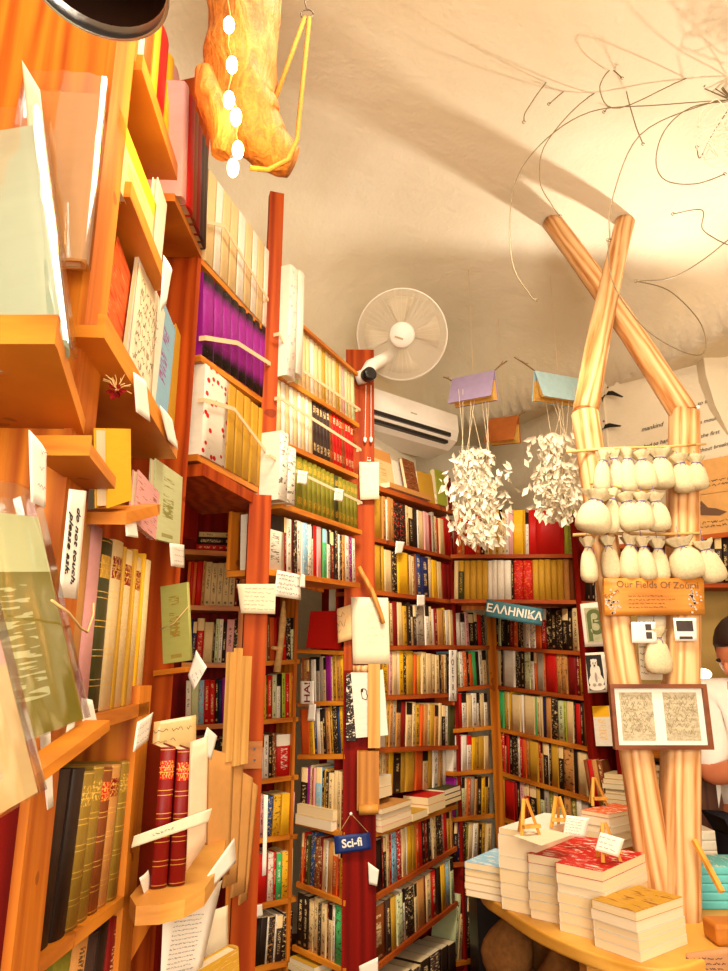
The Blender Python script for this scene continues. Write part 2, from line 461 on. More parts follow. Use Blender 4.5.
def faceout(name, plane, bl, br, tl, t, col, label, style='plain', cover='plain', ink=None, lean=0.0, group=None, hard=True, off=0.0):
    """a book with its front cover facing out of the plane; bl, br, tl are pixels of the cover's corners"""
    plane = plane.sh(off); a = plane.hit(*bl); b = plane.hit(*br); c = plane.hit(*tl)
    y = (a-b); d = y.length; y.normalize(); z = (c-a); z = z - y*z.dot(y); h = z.length; z.normalize(); x = y.cross(z)
    M = frame(b, x, y, z)
    if lean: M = M @ Matrix.Rotation(lean, 4, 'Y')
    return book(name, M, t, d, h, col, style, ink, hard, label, group, cover)
def sheet(name, plane, q, label, cat, lines=0, off=.002, mat=None, group=None, th=.0008, amp=.35, ink=None, sd=1, parent=None, curl=0.0, stroke=.0009, x0=.08):
    """a sheet of paper, card or board: q are the pixels bl, br, tr, tl on the plane"""
    plane = plane.sh(off); P = [plane.hit(*p) for p in q]
    x = (P[1]-P[0]); w = x.length; x.normalize(); y = P[3]-P[0]; y = y - x*y.dot(x); h = y.length; y.normalize(); z = x.cross(y)
    mb = MB(); N = 6
    def bl_(u, v): return (P[0]*(1-u)+P[1]*u)*(1-v) + (P[3]*(1-u)+P[2]*u)*v + z*curl*(math.sin(u*2.6)-.6)*v*(1-v*.4)
    for k, s in ((0, 0), (1, th)):
        for j in range(N+1):
            for i in range(N+1): mb.v.append(bl_(i/N, j/N)+z*s)
    I = lambda k, i, j: k*(N+1)**2 + j*(N+1)+i
    mb.smooth = True
    for j in range(N):
        for i in range(N):
            mb.face((I(1, i, j), I(1, i+1, j), I(1, i+1, j+1), I(1, i, j+1)), ((i/N, j/N), ((i+1)/N, j/N), ((i+1)/N, (j+1)/N), (i/N, (j+1)/N)))
            mb.face((I(0, i, j+1), I(0, i+1, j+1), I(0, i+1, j), I(0, i, j)))
    mb.smooth = False
    for i in range(N):
        mb.face((I(0, i, 0), I(0, i+1, 0), I(1, i+1, 0), I(1, i, 0))); mb.face((I(0, i+1, N), I(0, i, N), I(1, i, N), I(1, i+1, N)))
        mb.face((I(0, 0, i+1), I(0, 0, i), I(1, 0, i), I(1, 0, i+1))); mb.face((I(0, N, i), I(0, N, i+1), I(1, N, i+1), I(1, N, i)))
    o = mb.build(name, mat or PAPER, parent=parent)
    if parent is None: tag(o, label, cat, group)
    o_frame = frame(P[0]+z*(th+.0004+abs(curl)*.7), x, y, z)
    if lines:
        sb = MB(); scribble(sb, o_frame, w, h, lines, amp, stroke, sd, x0)
        sb.build('handwriting', ink or INK, parent=o)
    return o, o_frame, w, h
def cord(parent, pts, r=.0012, mat=None, name='string'):
    mb = MB(); mb.tube(pts, r, 5); return mb.build(name, mat or STRING, parent=parent)
# ================================================================ room
# ---------------------------------------------------------------- planes the shelves stand on
PB = Pl((-.447, 1.70), (-.351, 2.055))
PC = Pl((-.296, 2.10), (-.016, 2.774))
NL = Pl((-.416, 2.959), (-.2827, 3.056))
NR = Pl((-.2827, 3.056), (-.08, 2.85))
BL = Pl((-.68, 2.78), (-.47, 2.82))
PD = Pl((.043, 2.87), (.444, 3.537))
EL = Pl((.463, 3.56), (.70, 3.815))
ER = Pl((.70, 3.815), (1.006, 3.22))
ET = Pl((.44, 3.47), (1.03, 3.25))
PA = Pl((-.40, .5), (-.47, 2.0))
# ---------------------------------------------------------------- the room
ZS, BH = 2.75, .62
XL, YB, YF = -1.35, 4.25, -1.6
PW = Pl((.70, 3.815), (1.006, 3.22), .215)      # the right wall's face, behind the corner bookcase
WR0 = PW.a - PW.d*.45; WRC = PW.a + PW.d*.66
PW2 = Pl((WRC.x, WRC.y), (WRC.x+.77, WRC.y-.64)); WR1 = WRC + PW2.d*1.9
LWn = V((PD.d.y, -PD.d.x, 0)); LW0 = PD.a - LWn*.30   # the left side of the vault
XR = WR1.x
def sat(x): return max(0.0, min(1.0, x))
def ceil_z(x, y):
    p = V((x, y, 0))
    ds = [(YB-y)/2.9, (p-LW0).dot(LWn)/.8, -(p-PW.a).dot(PW.n)/1.2, -(p-PW2.a).dot(PW2.n)/1.2, (y-YF)/.6, (XR-x)/.5]
    f = [math.sqrt(max(0, 1-(1-sat(d))**2)) for d in ds]
    k = 16; m = -math.log(sum(math.exp(-k*q) for q in f))/k
    return ZS + BH*max(0, m) + .010*noise.noise(V((x*2.1, y*2.1, 0)))
mb = MB(); mb.smooth = True
NX, NY = 90, 130; idx = {}
for i in range(NX+1):
    for j in range(NY+1):
        x = XL-.02+(XR+.04-XL)*i/NX; y = YF-.02+(YB+.04-YF)*j/NY
        idx[i, j] = mb.add([(x, y, ceil_z(x, y))])[0]
for i in range(NX):
    for j in range(NY): mb.face((idx[i, j], idx[i, j+1], idx[i+1, j+1], idx[i+1, j]))
tag(mb.build('ceiling', PLASTER), kind='structure')
def wall(name, a, b, z1=ZS+.06, th=.12, mat=None):
    a = V((a[0], a[1], 0)); b = V((b[0], b[1], 0)); d = (b-a).normalized(); n = V((-d.y, d.x, 0))
    m = MB(); m.box((0, 0, 0), ((b-a).length, th, z1), frame(a, d, n, V((0, 0, 1)))); return tag(m.build(name, mat or PLASTER), kind='structure')
wall('wall_back', (XL, YB), (WR0.x+.1, YB))
q0 = PD.a + PD.n*.19 + PD.d*.10; q1 = PD.a + PD.n*.19 + PD.d*.78
wall('wall_niche', q0, q1, 2.80, .1)
wall('wall_right', WR0, WRC+PW.d*.03)
wall('wall_end', WRC-PW2.d*.0, WR1)
wall('wall_side', WR1, (XR, YF))
wall('wall_left', (XL, YF), (XL, YB))
wall('wall_front', (XR, YF), (XL, YF))
FLOORM = wood('floor_boards', '#6a3416', '#3c1a0a', 'y', .6)
m = MB(); m.box((XL-.1, YF-.1, -.05), (XR+.1, YB+.1, 0)); tag(m.build('floor', FLOORM), kind='structure')
def upright(case, plane, s0, s1, z0, z1, back, mat, name='upright', off=0.0):
    """a post between two distances along the plane"""
    mb = MB(); mb.box((s0, off, z0), (s1, back, z1), frame(plane.a, plane.d, plane.n, V((0, 0, 1))))
    return mb.build(name, mat, parent=case)
def S(plane, px, py=670):
    return (plane.hit(px, py)-plane.a).dot(plane.d)
def panel(case, plane, s0, s1, z0, z1, y, mat, name='back_panel', th=.012):
    mb = MB(); mb.box((s0, y, z0), (s1, y+th, z1), frame(plane.a, plane.d, plane.n, V((0, 0, 1))))
    return mb.build(name, mat, parent=case)
Z3 = V((0, 0, 1))
# ================================================================ left bookcase with the matching sets (above) ===========
cB = empty('bookcase', (-.45, 1.9, 0), 'tall red-stained bookcase holding banded white, purple and gold sets', 'bookcase')
upright(cB, PB, -.02, 0, 0, 3.06, .235, RED, 'side_panel')
gs0 = S(PB, 250)
PGp = Pl((-.332, 2.125), (-.284, 2.14)); upright(cB, PGp, 0, .05, 1.875, 3.0, .035, RED, 'upright')
PGq = Pl((-.347, 2.06), (-.281, 2.075)); upright(cB, PGq, 0, .0665, 0, 1.875, .06, RED, 'upright')
panel(cB, PB, 0, gs0, 1.75, 2.95, .2, MAROON)
row(cB, PB, (203.5, 269-9), (268, 331), (236, 207), 'C5n W4n C5n C5n W5n C5n W4n C5n W5n', 'top row of the left bookcase', 'white paperbacks strapped on the top row', .145, kind='paperback_book', hv=.015, over=.012, bmat=PINE, rag=.001)
row(cB, PB, (203, 356), (267, 401), (225, 291), 'P6hK P5hK P5hK P5hK P5hK P5hK P5hK P5hK', 'row under the white set', 'purple hardbacks on one shelf', .14, kind='hardback_book', hv=.01, over=.012, bmat=PINE, rag=.001)
row(cB, PB, (200, 455), (263, 490), (236, 388), 'W13dR Y5nC Y5nC Y5nC Y5nC Y5nC', 'row under the purple set', 'gold hardbacks on one shelf', .14, hv=.02, over=.012, bmat=PINE, rag=.001)
mb = MB(); a = PB.hit(200, 463); b = PB.hit(263, 500); mb.box((0, -.012, -.035), ((b-a).length, .21, -.002), frame(a, (b-a).normalized(), PB.n, Z3)); mb.build('bottom_board', RED, parent=cB)
band(PB, [(207, 222), (224, 226), (268, 300)], .012, 'pale elastic band across the white paperback set', .02)
band(PB, [(206, 338), (237, 343), (270, 364)], .014, 'pale elastic band across the purple hardback set', .02)
band(PB, [(205, 400), (234, 409), (266, 452)], .012, 'pale elastic band across the gold hardbacks', .02)
# plate with four screws on the post
# ================================================================ small shelves in the recess behind it ===================
cBL = empty('recessed_bookcase', (-.57, 2.9, 0), 'narrow shelves of small paperbacks recessed between two red posts', 'bookcase', kind=None)
panel(cBL, BL, -.1, .3,   .3, 2.2, .16, MAROON)
upright(cBL, BL, S(BL, 236), S(BL, 243),   .3, 2.2, .16, PINEV)
row(cBL, BL, (185, 605), (240, 606.5), (210, 561), 'O2n R2n O2n R4n T2 C4v C4v C4v C4v C4v D2 K2', 'recess row level with the pinned note', 'paperbacks in the narrow recess', .11, bmat=PINE, hv=.05)
row(cBL, BL, (185, 662.5), (240, 663), (210, 618), 'N3n N2 R4sC C5n K1 c2 W2 K2 p4 K4x', 'recess row just under the note', 'paperbacks in the narrow recess', .11, bmat=PINE, hv=.1)
row(cBL, BL, (185, 725.5), (240, 722.5), (200, 679), 'W3 c4n l3xR R3 R3 K2 N2n P3n P2n O2 C3', 'recess row behind the wood battens', 'paperbacks in the narrow recess', .11, bmat=PINE, hv=.05)
row(cBL, BL, (185, 790), (240, 785), (200, 738), 'R3 R4 W3 C3 K2 O3 R3', 'recess row behind the brown paper bags', 'paperbacks in the narrow recess', .11, bmat=PINE)
m = MB(); a = BL.hit(185, 549); b = BL.hit(240, 552); m.box((0, 0, -.02), ((b-a).length, .17, 0), frame(a, (b-a).normalized(), BL.n, Z3)); m.build('shelf', PINE, parent=cBL)
z = a.z+.001; p0 = BL.hit(196, 549)+BL.n*.01
for k, (c, t, w, nm) in enumerate((('R', .022, .1, 'red'), ('K', .03, .095, 'black'), ('C', .02, .09, 'cream'))):
    M = frame(V((p0.x+.004*k, p0.y, z)), Z3, BL.n, Z3.cross(BL.n)); M = Matrix.Translation(BL.d*(w+.03)) @ M
    book('paperback_book', M, t, .1, w+.03, c, 'title', None, False, f'{nm} book lying flat on the highest recess shelf, {("bottom","middle","top")[k]} of three', 'books lying flat in the recess')
    z += t+.0005
# ================================================================ shelves across the niche (upper) =========================
cC = empty('wall_shelves', (-.15, 2.5, 0), 'wooden shelves hung across the niche, full of banded sets and paperbacks', 'shelves')
LC = S(PC, 343)
def crow(L, Rr, top, spec, ph, gr, **k): return row(cC, PC, L, Rr, top, spec, ph, gr, bmat=PINE, bd=.14, **k)
crow((283, 375), (358, 423), (300, 326), 'C4n C4n C4n c4n C4n C4n C4n W4n C4n C4n Y3n C4n C4n C4n Y3n C4n p3n c4n C4n c4n', 'banded row below the tall white volumes', 'cream volumes on the top niche shelf', depth=.11, kind='hardback_book', hv=.02, rag=.002)
crow((281, 440), (357, 474), (284, 380), 'C3n W3n C3n W3n C3n W3n C3n W3n C3n k3iC k3iC k3iC k3iC k3iC B3iO R3iC R3iC R3iC B3iO R3iC R3iC R3iC', 'second banded niche shelf', 'sets on the second niche shelf', depth=.11, kind='hardback_book', hv=.02, rag=.002)
crow((283, 503), (361, 530), (287, 449), 'o3iY g3iY g3iY g4iY g3iY g3iY g3iY g3iY g3iY g3iY g3iY o3iY g3iY g3iY g3iY g3iY g3iY', 'olive set above the new paperbacks', 'olive gilt hardbacks on the third niche shelf', depth=.11, kind='hardback_book', hv=.02, rag=.002)
crow((268, 569), (359, 583), (277, 512), 'W14sK D2 W4 D2n K3x W4 W1 l4xW W4x W2 R4n p4n D1 G4sl W3 K2 D3 K3x W2 K3x T3x W5 P4x W4', 'lowest niche shelf with bright new covers', 'new paperbacks on the lowest niche shelf', depth=.1, hv=.06)
mb = MB(); a = PC.hit(295, 322); b = PC.hit(357, 376); mb.box((0, -.005, 0), ((b-a).length, .14, .014), frame(a, (b-a).normalized(), PC.n, (b-a).normalized().cross(PC.n))); mb.build('top_board', PINE, parent=cC)
panel(cC, PC, .02, .70, 1.66, 2.28, .142, PINEV)
# tall white and pink volumes standing at the left end of the niche shelves
for k, (x0, x1, y0, y1, c, nm, wh) in enumerate(((279, 288, 262, 376, 'W', 'tall white and pink volume', 'at the left end of the top niche shelf'),
        (288, 295, 268, 374, 'W', 'slim white volume', 'second in from the post on the top niche shelf'),
        (270, 279, 430, 500, 'W', 'white picture-cover volume', 'left of the olive set'), (279, 287, 446, 503, 'W', 'slim white picture volume', 'touching the olive set'))):
    a = PC.hit(x0, y1); b = PC.hit(x1, y1); tp = PC.hit(x0, y0)
    d = (b-a); d.z = 0; L = d.length; d.normalize()
    o = V((a.x, a.y, a.z)) - PC.n*.035
    book('hardback_book', frame(o, d, PC.n, Z3), L-.001, .12, tp.z-a.z, c, 'picture' if k != 1 else 'plain', ('p', 'W', 'K', 'k')[k], True, f'{nm} {wh}', 'white volumes by the niche post')
band(PC, [(279, 334), (296, 366), (360, 410)], .012, 'pale elastic band across the cream volumes', .012)
band(PC, [(280, 398), (300, 411), (361, 450)], .012, 'pale elastic band across the white, brown and red set', .012)
band(PC, [(271, 456), (287, 467), (362, 503)], .01, 'pale elastic band across the olive gilt set', .016)
NOTES_C = [((297, 483), (307, 485), (308, 472), (298, 470), 'small white tag on the olive set, nearer the left end'), ((334, 500), (343, 502), (344, 490), (335, 488), 'small white tag on the olive set, nearer the red post')]
# ================================================================ niche, left and right wings ============================
cN = empty('niche_bookcase', (-.28, 2.95, 0), 'deep corner shelves packed with paperbacks below the hung shelves', 'bookcase')
panel(cN, NL, -.06, .17, .2, 2.0, .15, MAROON); panel(cN, NR, -.02, .29, .2, 2.0, .15, MAROON)
upright(cN, NL, S(NL, 294), .164, .2, 1.75, .14, PINEV)
def nl(L, Rr, top, spec, n): return row(cN, NL, L, Rr, top, spec, f'{n} shelf of the niche, left wing', 'paperbacks in the left wing of the niche', .11, bmat=PINE, bd=.145, hv=.08)
def nr(L, Rr, top, spec, n, **k): return row(cN, NR, L, Rr, top, spec, f'{n} shelf of the niche, right wing', 'paperbacks in the right wing of the niche', .11, bmat=PINE, bd=.145, hv=.08, **k)
nl((258, 661.5), (297, 659.5), (280, 615.5), 'R3 C4 B2 O3n R2n D3 R3 K3x c3', 'top')
nl((258, 720), (296, 717), (285, 672.5), 'p1 W2 y4 K1 R4 c3 W3 K1 L3 R3 y1 O3', 'second')
nl((257, 780), (296, 775), (280, 732), 'y2 W3 W3 K3 B3x R10sW D2', 'third')
nl((255, 839), (295, 834), (280, 793), 'C3 p3 K2 b4x y5x y6 p3', 'fourth')
nl((253, 906), (294, 897), (275, 852), 'D2n R9n W4xR R2 G4vW y6x C2', 'fifth')
nl((250, 969), (292, 960), (270, 917), 'D2 K4 K4 W1 K4xT W1 k4 K6x', 'sixth')
nr((299, 702), (342, 700.5), (310, 656.5), 'B2 T3 B2 K1 W4 S3 S3 C2 P4n C1 Y3 T3 y2', 'second')
nr((299, 754.5), (342, 754), (317, 707), 'O7n y3 b2 W3 C2 K2 T3 Y2 K3x b2 y2', 'third')
nr((297, 820), (342, 832), (301, 764), 'K6 P2 C2 D1 p2 l5sC K2 Y2 K2 C4 C3 C3 D3', 'fourth')
nr((298, 882.5), (342, 900), (305, 832), 'O2 R2 o3 b4x B5x D2 C3 W2 T4 O4 R2 y4', 'fifth')
nr((294, 946), (342, 968), (302, 894), 'K5 K4 C4x C4 K2x C4 D2 C3 W2 G7xK', 'sixth')
m = MB(); a = NR.hit(297, 649); b = NR.hit(343, 651); m.box((0, 0, -.016), ((b-a).length, .145, 0), frame(a, (b-a).normalized(), NR.n, Z3)); m.build('shelf', PINE, parent=cN)
RED_FACE = (NR, (306, 648), (337, 649), (306, 611))
# ================================================================ bookcase right of the dark post =========================
cD = empty('bookcase', (.25, 3.2, 0), 'tall bookcase right of the dark red post, under the air conditioner', 'bookcase')
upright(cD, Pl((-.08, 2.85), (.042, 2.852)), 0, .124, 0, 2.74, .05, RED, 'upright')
upright(cD, Pl((-.08, 2.85), (.042, 2.852)), .0, .124, 0, 1.36, .004, MAROON, 'post_facing', -.004)  # darker layer on the lower post: light fading downwards, put into the colour
LD = S(PD, 456)
panel(cD, PD, -.01, LD, .1, 1.98, .17, MAROON)
upright(cD, PD, LD, LD+.02, 0, 2.02, .17, MAROON, 'side_panel')
def dr(L, Rr, top, spec, n, **k): return row(cD, PD, L, Rr, top, spec, n, 'books in the bookcase under the air conditioner', bmat=REDH, bd=.18, **k)
dr((374, 537), (456, 557.5), (381, 493), 'Y7n T2 W1 T2n T2 K4xR K4xR C2 K3 K3 W1 C4n p2 p2 D2 S2 C2 R2n C4n R3n R3n D2', 'top row under the air conditioner', hv=.12, depth=.13)
dr((374, 590), (456, 600.5), (381, 544.5), 'Y6n Y2n C5 K3x y8n C2 C2 B1 b4v N5v C3 y4 C4 D5n D4n', 'row with two dark blue volumes', hv=.1, depth=.13)
dr((374, 646), (456, 645), (395, 600.5), 'C4 C3 C4 C2 D3n C3 Y3 K2 C2 k2 S6x W3 C2 W2 D2 T5n Y2 W3 C3', 'third row by the Greek section', hv=.12, depth=.13)
dr((374, 696), (456, 693), (392, 649), 'C6 y4 p2 C3 W1 y3 K2x Y5n O2n Y3n C3 C4 C3 C3 K1 T3 C2 K2 K3', 'row left of the poetry strip', hv=.1, depth=.13)
dr((374, 748), (457, 745.5), (392, 699), 'K4 W4 Y2 T2 S2 T3 D4n C4 C2 Y4 O2n T3n C2 Y3n T3 C2 K3 W3 o5n', 'row beneath the poetry strip', hv=.08, depth=.13)
dr((374, 800), (457, 787), (385, 752), 'C3 y3 y2 C3 C2 T2 y3 K4 Y4n Y6n O5n C4 Y4n W4 T3x W3', 'row behind the lying piles', hv=.1, depth=.12, board=False, jut=.05)
mb = MB(); a = PD.hit(374, 832); b = PD.hit(457, 804); mb.box((0, 0, -.02), ((b-a).length, .18, 0), frame(a, (b-a).normalized(), PD.n, Z3)); mb.build('shelf', PINE, parent=cD)
dr((374, 897), (456, 847), (381, 838), 'K8n D1 K2 C2 R2 l4x R4xW C3 W1 y4n Y3 O3 R3n K2 D3 K2 W2x C3x K3x K3x p2 R4n Y3 T2', 'long row level with the blue sign', hv=.06, depth=.13)
dr((374, 968), (457, 902), (380, 906), 'B9v k3 Y4n c4x W2 K6x C2 T6n D1 C4 R4 K3 y4 l4xy c3', 'row with the fat brown volume', hv=.06, depth=.14)
dr((374, 1052), (459, 982), (385, 990), 'R4 R3 D3 C3 R3 K9 k6x K7 k8x K6 K6', 'bottom row of dark books', hv=.1, depth=.15)
upright(cD, PD, -.01, .004, 0, 1.3, .17, MAROON, 'side_panel')
# lying piles on that shelf
def pile(p0, e1, e2, items, gr, where, jit=.006, names=None, z0=None):
    """items bottom to top: (thickness, depth, length, colour, style); pages edge away from spine follows e1"""
    z = p0.z if z0 is None else z0; N = len(items); rr = random.Random(hash_(where))
    e1 = V(e1); e1.z = 0; e1.normalize()
    for k, it in enumerate(items):
        t, w, l, c = it[:4]; st = it[4] if len(it) > 4 else 'plain'
        e2 = Z3.cross(e1)
        o = V((p0.x, p0.y, z)) + e1*jit*(rr.random()-.5) + e2*jit*(rr.random()-.5)
        pos = 'top' if k == N-1 else 'bottom' if k == 0 else f'{ORD[k]} from the bottom'
        if N == 1: pos = 'single'
        book('paperback_book', frame(o, Z3, e1, e2), t, w, l, c, STY.get(st, st) or 'plain', it[5] if len(it) > 5 else None, False, f'{shade_name(c)} covered book lying flat, {pos} {"" if N==1 else "of the "}{where}', gr)
        z += t+.0004
    return z
# ================================================================ corner bookcase (Greek section) ========================
cE = empty('corner_bookcase', (.75, 3.6, 0), 'corner bookcase with the Greek section, bending round the far corner', 'bookcase')
panel(cE, EL, -.03, .35, 0, 2.0, .2, MAROON); panel(cE, ER, -.02, .68, 0, 2.0, .2, MAROON)
panel(cE, ET, .0, .64, 1.66, 1.84, .17, PINEV)
LE = S(ER, 588)
upright(cE, ER, S(ER, 583), S(ER, 583)+.032, 0, 2.08, .17, MAROON, 'upright', -.01)
upright(cE, EL, .3475, .3535, .1, 1.72, .05, PINEV, 'corner_strip', -.004)
def el(L, Rr, top, spec, n): return row(cE, EL, L, Rr, top, spec, f'{n} corner row, short wing', 'books in the short wing of the corner bookcase', .13, bmat=PINE if n in ('third', 'fourth', 'fifth') else REDH, bd=.2, hv=.08)
def er(L, Rr, top, spec, n): return row(cE, ER, L, Rr, top, spec, f'{n} corner row, long wing', 'books in the long wing of the corner bookcase', .13, bmat=PINE if n in ('third', 'fourth', 'fifth') else REDH, bd=.2, hv=.08)
row(cE, ET, (453, 554.5), (575, 554), (480, 509), 'D3n O5v T2 R4n R4n R3 O4 K4 C4 Y3 C3 Y3 C3 C3 W3 p4n y9n Y2 W3 R7n R24n L4n L5xc', 'open top of the corner bookcase', 'books along the top of the corner bookcase', .13, bmat=REDH, bd=.19, hv=.1)
row(cE, ET, (453, 599), (575, 600), (470, 560), 'C4n o5sY Y5n Y6n Y5n Y5n W4n W4n W6n W6n K2 R8xO R8xO Y5n Y5n Y5n Y5n Y5n T5n B4n', 'row right above the Greek sign', 'matching spines above the Greek sign', .12, bmat=REDH, bd=.18, hv=.02, kind='hardback_book')
el((454, 645.5), (488, 645.5), (460, 611), 'p2 W6 W4 p3 K5 K3 R4n K3x', 'Greek-sign')
er((489, 645.5), (582, 651.5), (492, 609), 'K3x S2 K2 c2x K3 K3 K2 D3 O3 K3 K2x S2 W3 W4x O4n R4sW K4x K4 K4x K4 K3 C4 C3', 'Greek-sign')
el((455, 688), (490, 684.5), (460, 651), 'l4x c3 W3x O3x K2 O3 G4n K3 W3 C4', 'second')
er((490, 684.5), (583, 696.5), (493, 648), 'C2 W1 C6n K2 W11n K3x K2 K3 c5x W3 O2 S6n O1 R9n T4x T4x D6n D3 Y3', 'second')
el((455, 729), (490, 726), (460, 693), 'O3 R4n W4 C4 W4 W2 K1 C3 W3', 'third')
er((490, 726), (585, 746.5), (493, 689), 'W2 G10n Y3 C2 y2 C9n W2 C10n G1 C3 C2 N3 T4 K5x c5 L2 C5 K1 R4n K2 B2', 'third')
el((455, 772), (491, 769), (460, 735.5), 'W3 R4n W4 W4sR y3 Y3 Y4 C4', 'fourth')
er((491, 769), (586, 797), (494, 731), 'C2 C2 W3 R5x C2 R3 K3 K5x W2 R3 O3 T3 Y8n R2 T2 K4 W1 K2 Y6n K4 T8x K3 C7n', 'fourth')
el((456, 817.5), (492, 814), (461, 777), 'P2 G2 O2 c3 C2 O3 S4 T2 K4 y3 Y3 K2', 'fifth')
er((492, 814), (588, 848), (496, 775), 'C2 C5x Y2 R8n D2 K2 p3 O2 R2 K5 Y3 c3 S3 g3 S3 c4 T4 g4 W3 S4', 'fifth')
el((456, 863), (493, 859), (461, 823), 'K3 N3 K5x g3 C4 W5 y1 K3 Y5 C5', 'sixth')
row(cE, EL, (456, 962), (493, 955), (461, 892), 'c3 C3 k3 K4 K8 K6 D3', 'lowest corner row', 'books in the short wing of the corner bookcase', .13, bmat=PINE, bd=.2, hv=.08)
er((493, 859), (560, 895), (496, 824), 'T12x Y8 g4 c4 S5 K4', 'sixth')
o_ = faceout('hardback_book', *RED_FACE, .03, 'R', 'red book standing face out on the top niche shelf by the post', off=-.02, lean=.1)
# ================================================================ the near bookcase on the left ==========================
cA = empty('bookcase', (-.5, 1.2, 0), 'near honey pine bookcase of antiquarian books with display ledges', 'bookcase')
HA = PA
upright(cA, PA, S(PA, 45), S(PA, 70), 0, 2.9, .012, PINEV)
upright(cA, PA, S(PA, 45)+.004, S(PA, 70)-.004, 0, 1.34, .22, MAROON, 'side_panel', .012)
upright(cA, PA, S(PA, 45)+.004, S(PA, 70)-.004, 1.34, 2.9, .22, PINEV, 'side_panel', .012)
upright(cA, PA, S(PA, 142), S(PA, 153), 0, 1.325, .22, PINEV)
panel(cA, PA, S(PA, -200), S(PA, 160), 0, 1.66, .22, MAROON)
panel(cA, PA, S(PA, -200), S(PA, 160), 1.66, 2.9, .22, PINEV)
Q1 = 'row of old bindings on the low near shelf'
row(cA, PA, (44, 957), (130, 892), (62, 768), 'K5n K4n A4rA A4rA B4rR T4rD A4rA C3n', 'near shelf of old bindings', 'old bindings on the low near shelf', .17, bmat=PINE, bd=.2, kind='hardback_book', hv=.05)
row(cA, PA, (40, 1130), (128, 1035), (60, 945), 'g5n T5 k4 K4n D4 T4 C3', 'lowest near shelf', 'books on the lowest near shelf', .17, bmat=PINE, bd=.2, kind='hardback_book', hv=.06)
row(cA, PA, (66, 722), (148, 702), (108, 528), 'T5n p4nC o4rY C4rD Y1n C4rD Y1n C4rD y1n C3n', 'near shelf of vellum bindings', 'vellum and leather bindings on the near shelf', .16, bmat=PINE, bd=.2, bt=.024, kind='hardback_book', hv=.05)
# --- ledges and what leans on them
def ledge(plane, L, Rr, depth, th, label, mat=None, off=0.0, lip=.018):
    a = plane.hit(*L); b = plane.hit(*Rr); d = (b-a).normalized()
    m = MB(); fr = frame(a, d, plane.n, Z3); m.box((0, -off, -th), ((b-a).length, depth, 0), fr); m.box((0, -off-.012, -th), ((b-a).length, -off, lip), fr)
    return m.build('ledge', mat or PINE, parent=cA)
PAo = Pl((-.40, .5), (-.47, 2.0), -.06)
ledge(PA, (136, 62), (183, 205), .12, .018, '')
row(None, PA, (136, 64), (182, 202), (176, 40), 'T4n W3n O5n y3n R6n y3n p5n D3n', 'highest near ledge', 'old books on the highest near ledge', .14, board=False, kind='hardback_book', jut=.01, hv=.1)
PAu = Pl((-.40, .5), (-.47, 2.0), -.01)
row(cA, PAu, (176, 196), (201, 250), (190, 112), 'p4n R5n B4n D5n k4n k4n', 'top shelf beside the driftwood', 'dark books on the top shelf', .1, bmat=PINE, bd=.16, kind='hardback_book', hv=.03, over=.03)
PAm = Pl((-.40, .5), (-.47, 2.0), -.03)
ledge(PAm, (97, 325), (172, 450), .12, .02, '')
PAn = Pl((-.40, .5), (-.47, 2.0), .03)
faceout('hardback_book', PAn, (99, 322), (127, 388), (109, 210), .022, 'O', 'red and gold patterned antique book standing face out on the ledge', cover='picture', ink='R')
faceout('paperback_book', PAn, (124, 370), (153, 423), (138, 242), .008, 'W', 'white poster booklet with large capitals on the ledge', hard=False, off=.012)
sheetp, fr_, w_, h_ = sheet('printed_leaf', PAn, ((127, 372), (150, 416), (158, 296), (139, 262)), 'cream printed leaf with dark capitals in front of the poster booklet', 'paper', 9, .0135, amp=.9, stroke=.0016, sd=5)
faceout('hardback_book', PAn, (150, 406), (166, 434), (158, 286), .012, 'l', 'pale blue lettered book beside the poster booklet', cover='title', ink='P', off=.006)
faceout('hardback_book', PAn, (166, 425), (174, 440), (171, 310), .03, 'Y', 'narrow mustard book at the far end of the ledge', ink='B')
ledge(PA, (124, 190), (162, 285), .1, .014, '')
PAr = Pl((-.40, .5), (-.47, 2.0), .0)
faceout('paperback_book', PAr, (112, 172), (152, 262), (116, 98), .01, 'C', 'cream and yellow booklet with red corner, under the highest ledge', cover='block', ink='y', hard=False)
faceout('hardback_book', PAr, (150, 255), (160, 280), (146, 140), .012, 'W', 'slim white book standing beyond the yellow booklet')
